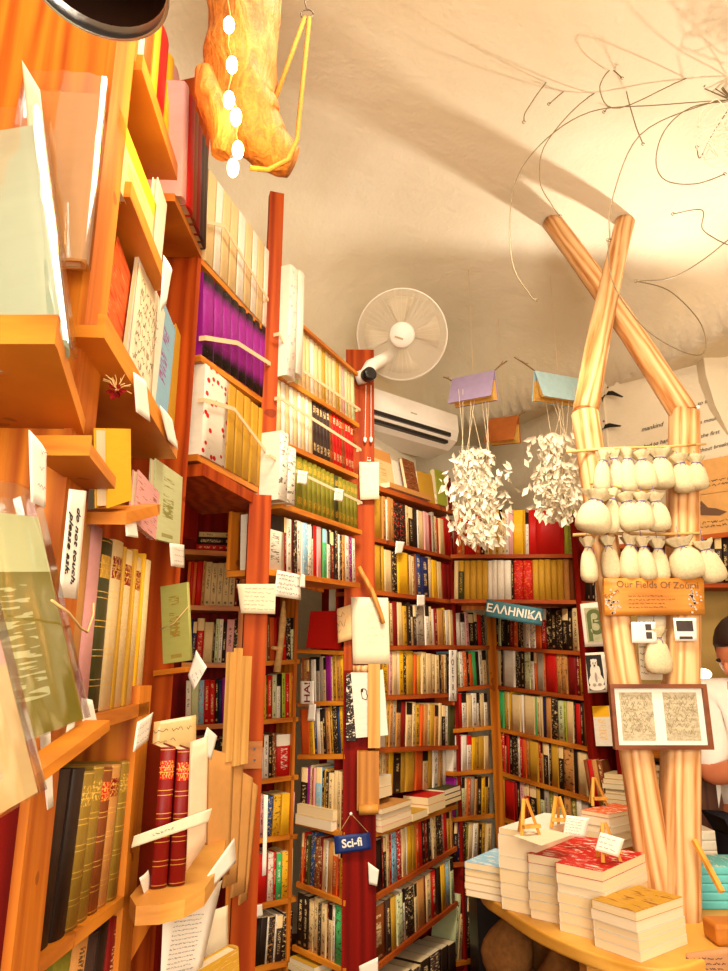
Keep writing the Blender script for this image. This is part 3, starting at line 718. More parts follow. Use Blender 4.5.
# --- near ledge holding the film-wrapped book
def block(lo, hi, mat=PINE, name='ledge', parent=None):
    m = MB(); m.box(lo, hi); return m.build(name, mat, parent=parent)
m = MB(); m.prism([(-.80, .70), (-.335, .70), (-.416, .985), (-.80, .985)], 1.692, 1.715); m.prism([(-.80, .688), (-.333, .688), (-.335, .70), (-.80, .70)], 1.692, 1.727); m.build('ledge', PINE, parent=cA)
m = MB(); m.prism([(-.425, .86), (-.352, .86), (-.375, 1.02), (-.425, 1.02)], 1.618, 1.636); m.prism([(-.425, .852), (-.35, .852), (-.352, .86), (-.425, .86)], 1.618, 1.645); m.build('ledge', PINE, parent=cA)
def wrapped(M, t, d, h, col, label, cover='plain', ink=None):
    o = book('hardback_book', M, t, d, h, col, 'plain', ink, True, label, 'books sleeved in clear film', cover)
    m = MB(); e = .004; m.smooth = True
    n = 10; P = []
    for s in (0, 1):
        for k in range(n+1):
            u = k/n; P.append((u*(d+2*e)-e, s))
    def ring(s):
        out = []
        for k in range(n+1): out.append(V((-e-.006*math.sin(math.pi*k/n), (k/n)*(d+.03)-e, 0)))
        for k in range(n+1): out.append(V((t+e+.004*math.sin(math.pi*k/n), (1-k/n)*(d+.03)-e, 0)))
        return out
    r0 = ring(0); A = m.add([p+V((0, 0, -.001)) for p in r0]); B = m.add([p+V((.002*math.sin(i*2.1), 0, h+.035)) for i, p in enumerate(r0)])
    for k in range(len(A)):
        j = (k+1) % len(A); m.face((A[k], A[j], B[j], B[k]))
    m.build('film_sleeve', FILM, parent=o, M=Matrix())
    return o
# big pale book facing the room, film wrapped
def fr3(b, y, z): z = V(z).normalized(); y = V(y); y = (y-z*y.dot(z)).normalized(); return frame(V(b), y.cross(z), y, z)
wrapped(fr3((-.345, .735, 1.718), (-1, -.02, .0), (-.28, .16, 1)), .03, .24, .37, 'e', 'large pale green book in clear film on the nearest ledge', 'plain', 'W')
wrapped(fr3((-.325, .86, 1.30), (-.1, -1, -.28), (-.30, -.10, 1)), .03, .19, .245, 'g', 'olive picture book in clear film leaning below the dark shelf', 'block', 'c')
wrapped(fr3((-.285, .665, 1.25), (-.1, -1, -.25), (-.33, -.12, 1)), .02, .14, .16, 'C', 'cream and pink book in clear film at the lower left', 'block', 'p')
m = MB(); m.bar((-.318, .60, 1.235), (-.318, .88, 1.29), .03, .012); m.build('ledge', PINE, parent=cA)
# leaning bright books under the ledge with the poster booklet
PAs = Pl((-.40, .5), (-.47, 2.0), -.015)
faceout('hardback_book', PAs, (108, 508), (132, 500), (92, 428), .02, 'y', 'bright yellow book leaning on a small block beside the handwritten strip', ink='B', off=.02)
m = MB(); a = PAs.hit(104, 512); b = PAs.hit(142, 504); m.box((0, -.035, -.02), ((b-a).length, .04, 0), frame(a, (b-a).normalized(), PAs.n, Z3)); m.build('ledge', PINE, parent=cA)
faceout('hardback_book', PAs, (134, 522), (156, 540), (112, 440), .012, 'p', 'dusty pink book leaning behind the yellow one', cover='picture', ink='B')
faceout('hardback_book', PAs, (152, 538), (180, 545), (130, 440), .012, 'c', 'pale green book leaning under the poster ledge', cover='title', ink='g', off=-.004)
# green book on its own little ledge on the red side panel
PP = Pl((-.60, 1.73), (-.447, 1.69)); PP = Pl((-.64, 1.745), (-.449, 1.694))
g = faceout('hardback_book', PP, (163, 664), (191, 660), (170, 585), .012, 'v', 'sage green book hung face out on the red side panel', cover='title', ink='A', off=.016)
m = MB(); a = PP.hit(161, 676); b = PP.hit(193, 672); m.box((0, -.035, 0), ((b-a).length, 0, .012), frame(a, (b-a).normalized(), PP.n, Z3)); m.build('ledge', PINE, parent=cB)
cord(g, [PP.hit(164, 630)-PP.n*.02, PP.hit(178, 624)-PP.n*.019, PP.hit(193, 606)-PP.n*.018])
# --- tags, notes and strips
def tagp(q, plane, label, lines=3, off=.014, st=None, sd=3, curl=0.0, mat=None, grp='paper price tags on the near bookcase'):
    o, fr, w, h = sheet('price_tag', plane, q, label, 'price tag', lines, off, mat or WHITE, grp, amp=.3, sd=sd, curl=curl, stroke=.0006)
    if st: cord(o, [plane.hit(*p)-plane.n*(off+.002) for p in st])
    return o
strip, fr, w, h = sheet('handwritten_strip', PAs, ((58, 597), (77, 599), (86, 491), (69, 489)), 'long white strip asking people to please not touch, hung from a string', 'note', 0, .03, WHITE)
for s_, x_ in (('do not touch,', .62), ('please ask.', .27)):
    text_mesh(s_, h*.135, INK, 'lettering', fr @ Matrix.Translation((w*x_, h*.5, .0006)) @ Matrix.Rotation(-math.pi/2, 4, 'Z'), strip, shear=.35)
cord(strip, [PAs.hit(70, 603)-PAs.n*.032, PAs.hit(68, 615)-PAs.n*.034, PAs.hit(60, 632)-PAs.n*.036, PAs.hit(40, 628)-PAs.n*.05, PAs.hit(15, 612)-PAs.n*.06, PAs.hit(-5, 600)-PAs.n*.06], .0016)
TG = [((31, 502), (45, 508), (46, 452), (30, 430), 'tag with a pink edge hanging beside the second small ledge', PAs, .06),
 ((136, 412), (150, 422), (146, 382), (134, 372), 'blank tag hooked on the poster ledge lip', PAm, .018),
 ((168, 440), (178, 450), (172, 420), (160, 405), 'folded tag at the far end of the poster ledge', PAm, .018),
 ((171, 566), (184, 568), (184, 545), (170, 543), 'small square tag below the pale green book', PAs, .02),
 ((126, 536), (138, 538), (136, 522), (126, 522), 'small tag between the vellum spines and the yellow book', PAs, .03),
 ((188, 676), (194, 690), (207, 667), (196, 650), 'tag with a string hole turned cornerwise beside the sage book', PP, .03),
 ((84, 748), (100, 738), (92, 700), (82, 698), 'long curling tag on the vellum shelf edge', PAs, .02),
 ((47, 810), (53, 806), (50, 730), (40, 728), 'long narrow tag hanging down the pine upright', PAs, .03),
 ((61, 762), (68, 760), (76, 715), (70, 715), 'narrow tag hanging beside the curling one', PAs, .012),
 ((133, 752), (148, 740), (153, 712), (138, 722), 'notched tag hanging from the vellum shelf end', PAs, .02),
 ((146, 900), (154, 890), (148, 870), (140, 878), 'small slanted tag on the rounded ledge', PAs, .03),
 ((160, 312), (166, 304), (172, 270), (164, 255), 'white tag hanging above the pale blue lettered book', PAm, .02)]
for i, (a, b, c, d, lab, pl, off) in enumerate(TG): tagp((a, b, c, d), pl, 'white '+lab if not lab.startswith('white') else lab, 3 if i in (0, 3, 5, 9) else 0, off, None, i, .004)
sheet('folded_letter', PP, ((152, 643), (166, 644), (175, 581), (160, 578)), 'white letter sheet tucked behind the sage green book', 'paper', 8, .012, WHITE)
# dried flower
o = empty('dried_flower', PAs.hit(96, 390)-PAs.n*.03, 'dried red flower head with straw wisps tied under the near ledge', 'flower', None)
c = Vector(o.location); rr = random.Random(3)
m = MB()
for k in range(26):
    d = V((rr.gauss(0, 1), rr.gauss(0, 1), rr.gauss(0, .8))).normalized(); p = c+d*.004; e = c+d*(.012+.006*rr.random()); s = d.cross(V((.3, .5, .8))).normalized()*.004
    m.face(m.add([p, (p+e)/2+s, e, (p+e)/2-s]))
    m.face(m.add([p, (p+e)/2-s+d.cross(s)*.4, e, (p+e)/2+s+d.cross(s)*.4]))
m.build('petals', plain('dried_petal', '#9c1210', .8), parent=o)
m = MB()
for k in range(14):
    d = V((rr.gauss(-.2, .6), rr.gauss(0, .6), rr.gauss(.9, .6))).normalized(); m.tube([c, c+d*.014+V((0, 0, .003)), c+d*.026+V((rr.gauss(0, .004), 0, rr.gauss(0, .004)))], .0006, 4)
m.build('straw', STRING, parent=o)
# --- rounded ledge with the strapped red books
le = empty('rounded_ledge', (-.42, 1.45, .9), 'thick rounded pine ledge jutting from the near bookcase, red books on it', 'shelf')
p = [atZ(x, y, .965) for x, y in ((130, 896), (150, 872), (205, 838), (226, 840), (222, 862), (205, 888), (185, 899), (160, 905), (136, 906))]
m = MB(); m.prism([(q.x, q.y) for q in p][::-1], .935, .965); m.build('board', wood('ledge_pine', '#dfa24c', '#b06c22', 'h', .5), parent=le)
a = atZ(128, 904, .935); m = MB(); m.bar(a+V((-.05, .06, -.16)), a+V((.03, .12, -.004)), .02, .03); m.build('bracket', PINEV, parent=le)
PR = Pl((-.412, 1.42), (-.30, 1.48))
for k, (x0, x1) in enumerate(((152, 169), (170, 187))):
    a = PR.hit(x0, 880); b = PR.hit(x1, 878-k*3); tp = PR.hit(x0+2, 748)
    book('leather_bound_book', frame(V((a.x, a.y, .967)), PR.d, PR.n, Z3), (b-a).length*.93, .12, tp.z-.967-.004*k, 'D', 'leather', 'R', True, f'dark red leather book strapped on the rounded ledge, {("nearer", "farther")[k]} of the pair', 'red leather books on the rounded ledge')
s_, fr, w, h = sheet('paper_strap', PR, ((131, 848), (208, 822), (212, 808), (134, 836)), 'white paper strap with a printed slip round the red leather books', 'strap', 0, .012, PAPER)
sb = MB(); scribble(sb, fr @ Matrix.Translation((w*.25, h*.15, .0006)), w*.35, h*.7, 1, .5, .0008, 4); sb.build('handwriting', INK, parent=s_)
sheet('glassine_wrapper', PR, ((186, 872), (206, 842), (208, 736), (190, 742)), 'translucent glassine wrapper round the farther red leather book', 'wrapper', 0, .004, plain('glassine', '#d8b088', .35, .5))
sheet('document_sleeve', PR, ((150, 775), (196, 768), (196, 715), (154, 722)), 'clear document sleeve with handwriting behind the red leather books', 'sleeve', 4, -.10, plain('sleeve', '#c8a468', .3, .5))
# papers and a lying book below
PQ = Pl((-.41, 1.42), (-.33, 1.60))
sheet('printed_letter', PQ, ((160, 985), (200, 975), (222, 880), (163, 915)), 'long printed letter hanging below the rounded ledge', 'paper', 14, .02, WHITE, stroke=.0007)
sheet('handwritten_card', PQ, ((186, 905), (192, 908), (236, 862), (234, 838)), 'slanting white card with handwriting clipped to the ledge corner', 'note', 2, .05, WHITE)
sheet('crumpled_wrapping', PQ, ((205, 990), (228, 975), (228, 905), (206, 912)), 'crumpled white wrapping paper standing behind the letter', 'paper', 0, -.03, PAPER, curl=.01)
faceout('hardback_book', Pl((-.36, 1.50), (-.27, 1.62)), (196, 1020), (242, 990), (192, 975), .03, 'Y', 'mustard book with ornament lying tilted at the very bottom', cover='picture', ink='T')
# kraft paper bags and slats in front of the post
PK = Pl((-.37, 1.80), (-.275, 2.0))
KR = plain('kraft_paper', '#c98f4c', .8, .2, .08)
for k, (x0, x1, xt0, xt1, y0, y1, nm) in enumerate(((206, 228, 208, 233, 880, 748, 'front'), (222, 236, 230, 242, 888, 758, 'second'), (230, 244, 238, 252, 898, 770, 'third'), (238, 246, 246, 257, 905, 778, 'rearmost'))):
    sheet('paper_bag', PK, ((x0, y0), (x1, y0-6), (xt1, y1+8), (xt0, y1)), f'flat kraft paper bag by the red post, {nm} of the bundle', 'bag', 0, .012-.006*k, KR, 'kraft paper bags hung by the post', .004, curl=.004)
sheet('paper_bag', PK, ((198, 868), (219, 862), (220, 765), (202, 762)), 'white paper bag hanging left of the kraft bags', 'bag', 0, -.03, WHITE, None, .004)
sheet('white_card', PK, ((200, 750), (211, 760), (217, 736), (207, 727)), 'blank white card above the white paper bag', 'paper', 0, .05, WHITE)
SL = wood('bare_slat', '#e0b064', '#b98038', 'z', .6)
for k, (xa, xb, xt, yb, yt) in enumerate(((219, 226, 224, 762, 652), (226, 232, 230, 766, 648), (232, 239, 237, 764, 656))):
    a = PK.hit(xa, yb); b = PK.hit(xb, yb); t_ = PK.hit(xt, yt); m = MB()
    m.box((0, -.02-.004*k, 0), ((b-a).length*.92, -.008-.004*k, (t_-a).length), fr3(a, PK.n, t_-a) if False else frame(a, PK.d, PK.n, (t_-a).normalized()))
    tag(m.build('wooden_batten', SL), f'pale split wooden batten leaning on the red post, {("leftmost","middle","rightmost")[k]} of three', 'batten', 'wooden battens leaning by the post')
# note pinned to the post, plate with screws, hanging notes on the niche shelves
PG = Pl((-.347, 2.055), (-.281, 2.07))
sheet('pinned_note', PG, ((241, 613), (275, 614), (276, 584), (237, 584)), 'cream handwritten note pinned to the red post', 'note', 6, .02, PAPER, stroke=.0008)
sheet('printed_notice', PC, ((274, 596), (301, 600), (300, 575), (277, 570)), 'white notice of capitals hung from the lowest niche shelf', 'note', 5, .02, WHITE, stroke=.0014, amp=.6)
sheet('price_tag', PC, ((300, 587), (305, 588), (305, 575), (301, 574)), 'small blank tag beside the notice of capitals', 'price tag', 0, .022, WHITE)
wp = empty('wooden_plate', PG.hit(249, 768), 'pine plate with four dark screws fixed to the red post', 'plate')
m = MB(); a = PG.hit(238, 768); b = PG.hit(261, 767); t_ = PG.hit(238, 741); m.box((0, -.022, 0), ((b-a).length, -.008, (t_-a).length), frame(a, PG.d, PG.n, Z3)); m.build('plate', wood('plate_wood', '#c07a2c', '#96520f', 'h', .5), parent=wp)
for x_, y_ in ((244, 748), (254, 748), (244, 759), (254, 759)):
    m = MB(); c = PG.hit(x_, y_)-PG.n*.0225; m.lathe([(.003, 0), (.003, .002)], 10, frame(c, PG.d, Z3, -PG.n)); m.build('screw', BLACKP, parent=wp)
# driftwood piece and HA! card in the niche
m = MB(); m.tube([NL.hit(271, 672)-NL.n*.05, NL.hit(274, 640)-NL.n*.06, NL.hit(277, 622)-NL.n*.05, NL.hit(278, 602)-NL.n*.05], [.016, .013, .016, .006], 8); m.tube([NL.hit(264, 648)-NL.n*.07, NL.hit(270, 649)-NL.n*.06, NL.hit(279, 646)-NL.n*.05], [.006, .009, .004], 8); tag(m.build('driftwood', plain('driftwood_pale', '#d3a464', .8, .2, .3, 60)), 'pale forked driftwood standing before the top niche shelf', 'driftwood')
ha, fr, w, h = sheet('shelf_label', NR, ((300, 704), (314, 704), (314, 681), (300, 681)), 'small white card reading HA! in dark red letters', 'sign', 0, .02, WHITE)
text_mesh('HA!', h*.55, plain('dark_red_ink', '#7c1420', .7), 'lettering', fr @ Matrix.Translation((w*.55, h*.5, .0008)) @ Matrix.Rotation(math.pi/2, 4, 'Z'), ha, bold=.0006)
sheet('price_tag', NR, ((307, 721), (315, 721), (316, 704), (309, 704)), 'blank white strip hanging below the HA! card', 'price tag', 0, .019, WHITE)
sheet('price_tag', NL, ((254, 918), (263, 916), (262, 904), (252, 906)), 'curled white tag at the fifth niche shelf edge', 'price tag', 0, .02, WHITE)
sheet('paper_strip', PG, ((262, 876), (266, 875), (268, 795), (264, 795)), 'narrow white paper strip hanging down the edge of the red post', 'paper', 0, .03, WHITE)
for a, b, c, d, lab in NOTES_C: sheet('price_tag', PC, (a, b, c, d), lab, 'price tag', 2, .022, WHITE, 'white tags on the olive set')
# ================================================================ dark red post: notes, sign, leaflets ====================
PH = yplane(2.84)
PHu = yplane(2.83)
def Hf(q): return q
sheet('pinned_note', PH, ((360, 500), (379, 499), (379, 462), (359, 462)), 'cream note clipped high on the red post beside the olive set', 'note', 4, .012, PAPER, stroke=.0008)
m = MB(); c = PH.hit(369, 460)-PH.n*.014; m.tube([c+V((.008*math.cos(a*.7), 0, .008*math.sin(a*.7))) for a in range(9)], .0012, 5, True); m.box((c.x-.009, c.y-.004, c.z-.012), (c.x+.009, c.y+.004, c.z-.004)); tag(m.build('bulldog_clip', CHROME), 'small metal clip holding the cream note on the red post', 'clip')
bk, fr, w, h = sheet('open_booklet', PH, ((353, 664), (390, 664), (388, 598), (351, 597)), 'large white page with faint handwriting hung on the red post', 'paper', 0, .012, PAPER, th=.004)
sb = MB(); scribble(sb, fr @ Matrix.Translation((w*.35, h*.2, 0)), w*.5, h*.75, 6, .5, .0009, 11); sb.build('handwriting', plain('pencil', '#a39878', .9), parent=bk)
sheet('folded_flyer', PH, ((338, 643), (353, 639), (352, 604), (337, 609)), 'tan folded flyer with a dark sketch, left of the large white page', 'paper', 3, .008, plain('tan_paper', '#d8ab72', .8), stroke=.0012, amp=.8)
m = MB(); P = [PH.hit(x, y)-PH.n*.03 for x, y in ((359, 568), (364, 578), (371, 590), (376, 602), (381, 616), (383, 624))]; m.tube(P, [.009, .0105, .0105, .01, .009, .009], 10)
tag(m.build('wooden_hook', wood('hook_wood', '#c98a3a', '#a86420', 'z', .4)), 'smooth curved wooden stick hooked over the large white page', 'stick')
bl_ = empty('peg_block', PH.hit(362, 674)-PH.n*.02, 'short pale wooden peg under the large white page', 'peg')
m = MB(); m.tube([PH.hit(353, 669)-PH.n*.016, PH.hit(371, 669)-PH.n*.016], .014, 10); m.build('peg', LOG, parent=bl_)
PHb = yplane(2.842)
faceout('hardback_book', PHb, (346, 741), (357, 741), (346, 673), .02, 'K', 'black book with white marks hung on the red post', cover='picture', ink='W', off=.022)
o = faceout('hardback_book', PHb, (356, 738), (389, 735), (356, 672), .02, 'W', 'white book with a small ink portrait, crossed by a wooden lath', off=.024)
c = PHb.hit(364, 694)-PHb.n*.0255
m = MB()
pr = [(-.004, -.012), (.006, -.016), (.009, -.004), (.006, .002), (.007, .008), (.003, .015), (-.004, .016), (-.008, .009), (-.006, .0)]
for k in range(len(pr)):
    a, b = pr[k], pr[(k+1) % len(pr)]; m.tube([c+V((a[0]*1.5, 0, a[1]*1.3)), c+V((b[0]*1.5, 0, b[1]*1.3))], .0012, 4)
m.box((c.x-.012, c.y-.001, c.z+.008), (c.x-.003, c.y+.001, c.z+.02)); m.build('ink_portrait', INK, parent=o)
m = MB(); m.bar(PHb.hit(374, 747)-PHb.n*.034, PHb.hit(374, 664)-PHb.n*.034, .046, .012, V((0, 1, 0))); tag(m.build('wooden_lath', wood('lath', '#d49a48', '#b0742a', 'z', .5)), 'pale wooden lath strapped across the white portrait book', 'lath')
wb = empty('wooden_block', PH.hit(368, 812)-PH.n*.03, 'mustard wooden block with a rounded foot nailed to the red post', 'block')
m = MB(); m.bar(PH.hit(368, 808)-PH.n*.03, PH.hit(368, 750)-PH.n*.03, .082, .05, V((0, 1, 0))); m.build('board', wood('block_wood', '#bd7c2a', '#95560f', 'z', .5), parent=wb)
m = MB(); m.tube([PH.hit(359, 807)-PH.n*.06, PH.hit(378, 806)-PH.n*.06], .018, 12); m.build('foot_roll', wood('block_roll', '#d89a44', '#b0742a', 'h', .5), parent=wb)
# Sci-fi sign
sg, fr, w, h = sheet('hanging_sign', PH, ((335, 854), (371, 849), (370, 832), (334, 836)), 'small navy board lettered Sci-fi in white, hung from a pin on the red post', 'sign', 0, .012, plain('navy_board', '#132a66', .5), th=.006)
text_mesh('Sci-fi', h*.66, WHITE, 'lettering', fr @ Matrix.Translation((w*.5, h*.5, .0008)), sg, bold=.001)
pin = PH.hit(351, 813)-PH.n*.012
cord(sg, [PH.hit(337, 835)-PH.n*.02, pin, PH.hit(368, 831)-PH.n*.02], .0012)
m = MB(); m.sphere(pin-V((0, .004, 0)), .006, 10); m.build('pin', WHITEP, parent=sg)
sheet('price_tag', PH, ((369, 884), (377, 886), (379, 870), (368, 862)), 'white corner tag on the lower red post', 'price tag', 0, .012, WHITE, curl=.004)
sheet('price_tag', PH, ((360, 985), (378, 985), (378, 957), (359, 966)), 'white tag at the foot of the red post', 'price tag', 0, .012, WHITE)
sheet('price_tag', PD, ((395, 554), (402, 553), (405, 542), (396, 541)), 'small white tag on the shelf edge over the dark blue volumes', 'price tag', 0, .012, WHITE)
t_, fr, w, h = sheet('price_tag', PD, ((417, 606), (425, 606), (425, 595), (417, 595)), 'small white tag clipped below the dark blue volumes', 'price tag', 0, .012, WHITE)
po, fr, w, h = sheet('shelf_label', PD, ((449, 701), (457, 701), (457, 650), (449, 650)), 'narrow white strip reading POETRY downwards at the shelf end', 'sign', 0, .015, WHITE)
for k, ch in enumerate('POETRY'): text_mesh(ch, h*.17, INK, 'lettering', fr @ Matrix.Translation((w*.5, h*(.92-.165*k), .0008)), po)
sgn, fr, w, h = sheet('hanging_sign', ET, ((485, 616), (542, 626), (543, 609), (487, 599.5)), 'teal wooden board lettered in white Greek capitals over the corner shelf', 'sign', 0, .03, plain('teal_board', '#3d6f74', .6, .3, .2), th=.008)
text_mesh('ΕΛΛΗΝΙΚΑ', h*.66, WHITE, 'lettering', fr @ Matrix.Translation((w*.5, h*.5, .0008)), sgn, bold=.0012)
# lying piles on the bookcase under the air conditioner
a = PD.hit(378, 828); b = PD.hit(408, 817); e1 = PD.n
def flat(px, py, items, gr, where, off, pl=PD, rot=0.0):
    p = pl.hit(px, py); e1 = (Matrix.Rotation(rot, 4, 'Z') @ (-pl.n).to_4d()).to_3d()
    e2 = Z3.cross(e1); q = V((p.x, p.y, p.z)) - e1*items[0][1] - e1*off
    return pile(q + e1*off*2, e1, e2, items, gr, where)
flat(378, 831, [(.022, .105, .16, 'p'), (.02, .105, .16, 'T'), (.02, .1, .155, 'p'), (.018, .1, .155, 'T')], 'pink-edged paperbacks in a lying pile', 'pile lying left on the shelf under the thick cream pile', .012, rot=.15) if False else None
def slab(pl, x0, x1, ybase, hpx, n, depth, cols, gr, where, off, slope=0.0):
    """n books lying flat with long edges along the plane between pixel columns x0 and x1"""
    a = pl.hit(x0, ybase); b = pl.hit(x1, ybase+slope); t = (pl.hit(x0, ybase-hpx)-a).z/n; L = V((b.x-a.x, b.y-a.y, 0)).length
    d = V((b.x-a.x, b.y-a.y, 0)).normalized(); nn = V((-d.y, d.x, 0)); z = a.z
    for k in range(n):
        c = cols[k % len(cols)]; j = .004*((k*7) % 3-1)
        # spine along the back, pages to the room
        M = frame(V((a.x, a.y, z))-nn*off+nn*(depth+j)+d*j, Z3, -nn, Z3.cross(-nn)); M = M if Z3.cross(-nn).dot(d) > 0 else M @ Matrix.Translation((0, 0, -L))
        pos = 'single' if n == 1 else ('bottom' if k == 0 else 'top' if k == n-1 else f'{ORD[k]} from bottom')
        book('paperback_book', M, t-.0005, depth, L, c, 'plain', None, False, f'{shade_name(c)} book lying flat, {pos}{"" if n == 1 else " of the"} {where}', gr)
        z += t
slab(PD, 377, 407, 832, 24, 4, .12, 'pCpT', 'lying books at the front of the shelf', 'four book pile by the red post', .02, -10)
slab(PD, 377, 396, 801, 22, 2, .11, 'CW', 'lying cream books on the pile', 'pair stacked on the pink-edged pile', -.02, -5)
slab(PD, 408, 424, 821, 8, 1, .12, 'Y', 'lying books at the front of the shelf', 'mustard one next to the four book pile', .02, -5)
slab(PD, 423, 440, 813, 16, 2, .12, 'CR', 'red book lying at the shelf front', 'pair in the middle of the shelf', .025, -6)
slab(PD, 441, 457, 805, 15, 3, .12, 'oko', 'dark books lying at the shelf end', 'dark pile at the shelf end', .02, -5)
# cream pair lying in the niche
slab(NR, 299, 335, 823, 20, 2, .08, 'CC', 'cream books lying in the niche', 'cream pair in the niche', .012, 10)
slab(NR, 293, 318, 985, 30, 5, .1, 'YcYcY', 'yellow books lying low in the niche', 'yellow pile at the niche foot', .02, 10)
# ---- things standing on top of that bookcase
m = MB(); a = PD.hit(374, 484); b = PD.hit(456, 511); m.box((-.01, 0, -.022), ((b-a).length, .18, 0), frame(a, (b-a).normalized(), PD.n, Z3)); m.build('shelf', REDH, parent=cD)
PDi = Pl((.043, 2.87), (.444, 3.537), .05)
faceout('hardback_book', PDi, (370, 483), (396, 491), (372, 444), .02, 'C', 'cream picture book propped face out on the bookcase top', cover='block', ink='T', lean=.12)
faceout('paperback_book', PDi, (396, 490), (404, 493), (388, 456), .006, 'W', 'white booklet propped behind the leaning black book', cover='plain', lean=.1, hard=False, off=-.02)
faceout('hardback_book', PDi, (409, 495), (421, 499), (400, 453), .02, 'B', 'brown picture book with black back leaning on the bookcase top', cover='picture', ink='K', lean=.15, off=.02)
faceout('hardback_book', PDi, (421, 502), (436, 505), (418, 470), .03, 'Y', 'mustard book standing face out on the bookcase top', cover='plain', lean=.06)
faceout('hardback_book', PDi, (438, 504), (448, 507), (438, 469), .03, 'L', 'olive green book standing at the bookcase top end', cover='plain', lean=.04)
faceout('hardback_book', PDi, (449, 508), (453, 509), (450, 478), .02, 'D', 'thin dark red book standing last on the bookcase top', cover='plain')
faceout('paperback_book', PDi, (390, 487), (432, 501), (390, 482), .12, 'T', 'long tan book lying flat in front of the propped books', hard=False, off=.045)
# ---- air conditioner on the niche wall
ac = empty('air_conditioner', PD.hit(420, 430), 'white wall air conditioner with two black louvre slots over the bookcase', 'air conditioner')
ra = PD.sh(.06).hit(453, 412); zt = PD.sh(.06).hit(440, 402).z; zt -= .03; zb = zt-.19; sa = 0.0
prof = [(.185, zb), (.04, zb+.012), (-.02, zb+.05), (-.035, zb+.1), (-.03, zb+.19), (-.02, zt+.005), (.185, zt+.005)]
m = MB(); fr = frame(V((ra.x, ra.y, 0)), V((.77, .64, 0)).normalized(), V((-.64, .77, 0)).normalized(), Z3)
A = m.add([fr @ V((sa-.62, y, z)) for y, z in prof]); B = m.add([fr @ V((sa, y, z)) for y, z in prof])
for k in range(len(prof)):
    j = (k+1) % len(prof); m.face((A[k], B[k], B[j], A[j]))
m.face(A); m.face(B[::-1]); m.build('housing', WHITEP, parent=ac)
for z0, z1, y0 in ((zb+.06, zb+.08, -.034), (zb+.03, zb+.05, -.012)):
    m = MB(); m.box((sa-.60, y0-.002, z0), (sa-.06, y0+.03, z1), fr); m.build('louvre', BLACKP, parent=ac)
m = MB(); m.box((sa-.34, -.037, zb+.12), (sa-.30, -.03, zb+.125), fr); m.build('badge', plain('badge_grey', '#b8a890', .4), parent=ac)
# ---- fan
fc = atY(402, 335, 2.92)
fan = empty('wall_fan', fc, 'round white wire-cage fan mounted high above the red post', 'fan')
rx = (CAM-fc).normalized(); fx = Z3.cross(rx).normalized(); fz = rx.cross(fx)
FM = frame(fc, fx, fz, rx)     # local z towards the room
RAD = .205
GR = plain('cage_wire', '#e9dcc4', .4, .4, .02)
m = MB(); m.tube([FM @ V((RAD*math.cos(a*math.pi/32), RAD*math.sin(a*math.pi/32), 0)) for a in range(64)], .0042, 8, True); m.build('rim', WHITEP, parent=fan)
def cage(sgn, dep, name):
    m = MB()
    for k in range(34):
        r = .05+(RAD-.05)*(k+.5)/34; z = sgn*dep*math.sqrt(max(0, 1-((r-.03)/RAD)**2))
        m.tube([FM @ V((r*math.cos(a*math.pi/24), r*math.sin(a*math.pi/24), z)) for a in range(48)], .0008, 4, True)
    for k in range(40):
        a = k*math.pi/20
        m.tube([FM @ V((r*math.cos(a), r*math.sin(a), sgn*dep*math.sqrt(max(0, 1-((r-.03)/RAD)**2)))) for r in (.045, .09, .13, .17, .195, RAD)], .0007, 4, cap=False)
    return m.build(name, GR, parent=fan)
cage(1, .05, 'front_cage'); cage(-1, .05, 'rear_cage')
m = MB(); m.lathe([(.004, .046), (.052, .046), (.058, .053), (.058, .058), (.05, .066), (.02, .071), (.004, .0715)], 32, FM); m.build('hub_cap', WHITEP, parent=fan)
m = MB(); c = FM @ V((-.014, -.012, .0725)); m.box((-.02, -.004, 0), (.02, .004, .0006), frame(c, fx, fz, rx) @ Matrix.Rotation(-.35, 4, 'Z')); m.build('badge', plain('badge_tan', '#b59a6a', .5), parent=fan)
for k in range(4):
    m = MB(); a0 = k*math.pi/2
    L = []
    for r in (.03, .08, .13, .175):
        for a in (-.34, -.1, .15, .42): L.append(FM @ V((r*math.cos(a0+a*(.6+r*3)), r*math.sin(a0+a*(.6+r*3)), -.012+.05*(a)*(1-r*2))))
    i = m.add(L); m.smooth = True
    for p_ in range(3):
        for q_ in range(3): m.face((i[p_*4+q_], i[p_*4+q_+1], i[p_*4+q_+5], i[p_*4+q_+4]))
    b_ = m.build('blade', plain('blade_plastic', '#d4c3a0', .35, .4, .02), parent=fan); md = b_.modifiers.new('s', 'SOLIDIFY'); md.thickness = .003
m = MB(); m.lathe([(.004, -.15), (.04, -.15), (.055, -.13), (.055, -.06), (.045, -.05)], 20, FM); m.build('motor', WHITEP, parent=fan)
nk = atY(366, 374, 2.80)
m = MB(); m.tube([FM @ V((0, 0, -.1)), FM @ V((-.05, -.09, -.11)), nk+V((.02, .03, .05)), nk+V((0, .02, 0)), nk+V((-.04, .03, -.01))], [.03, .028, .03, .034, .03], 12); m.build('neck', WHITEP, parent=fan)
m = MB(); fr = frame(nk+V((.008, -.01, -.01)), V((1, 0, 0)), Z3, V((0, -1, 0))) @ Matrix.Rotation(.5, 4, 'Y'); m.lathe([(.03, -.01), (.03, .025), (.024, .03)], 16, fr); m.build('knob', BLACKP, parent=fan)
for k, px in ((0, 366), (1, 371)):
    m = MB(); a = atY(px, 385, 2.835); b = atY(px-1+k, 438, 2.835); m.tube([a, b], .0012, 4); m.lathe([(.004, -.02), (.007, -.012), (.007, 0), (.003, .004)], 10, Matrix.Translation(b)); m.build('pull_cord', WHITEP, parent=fan)
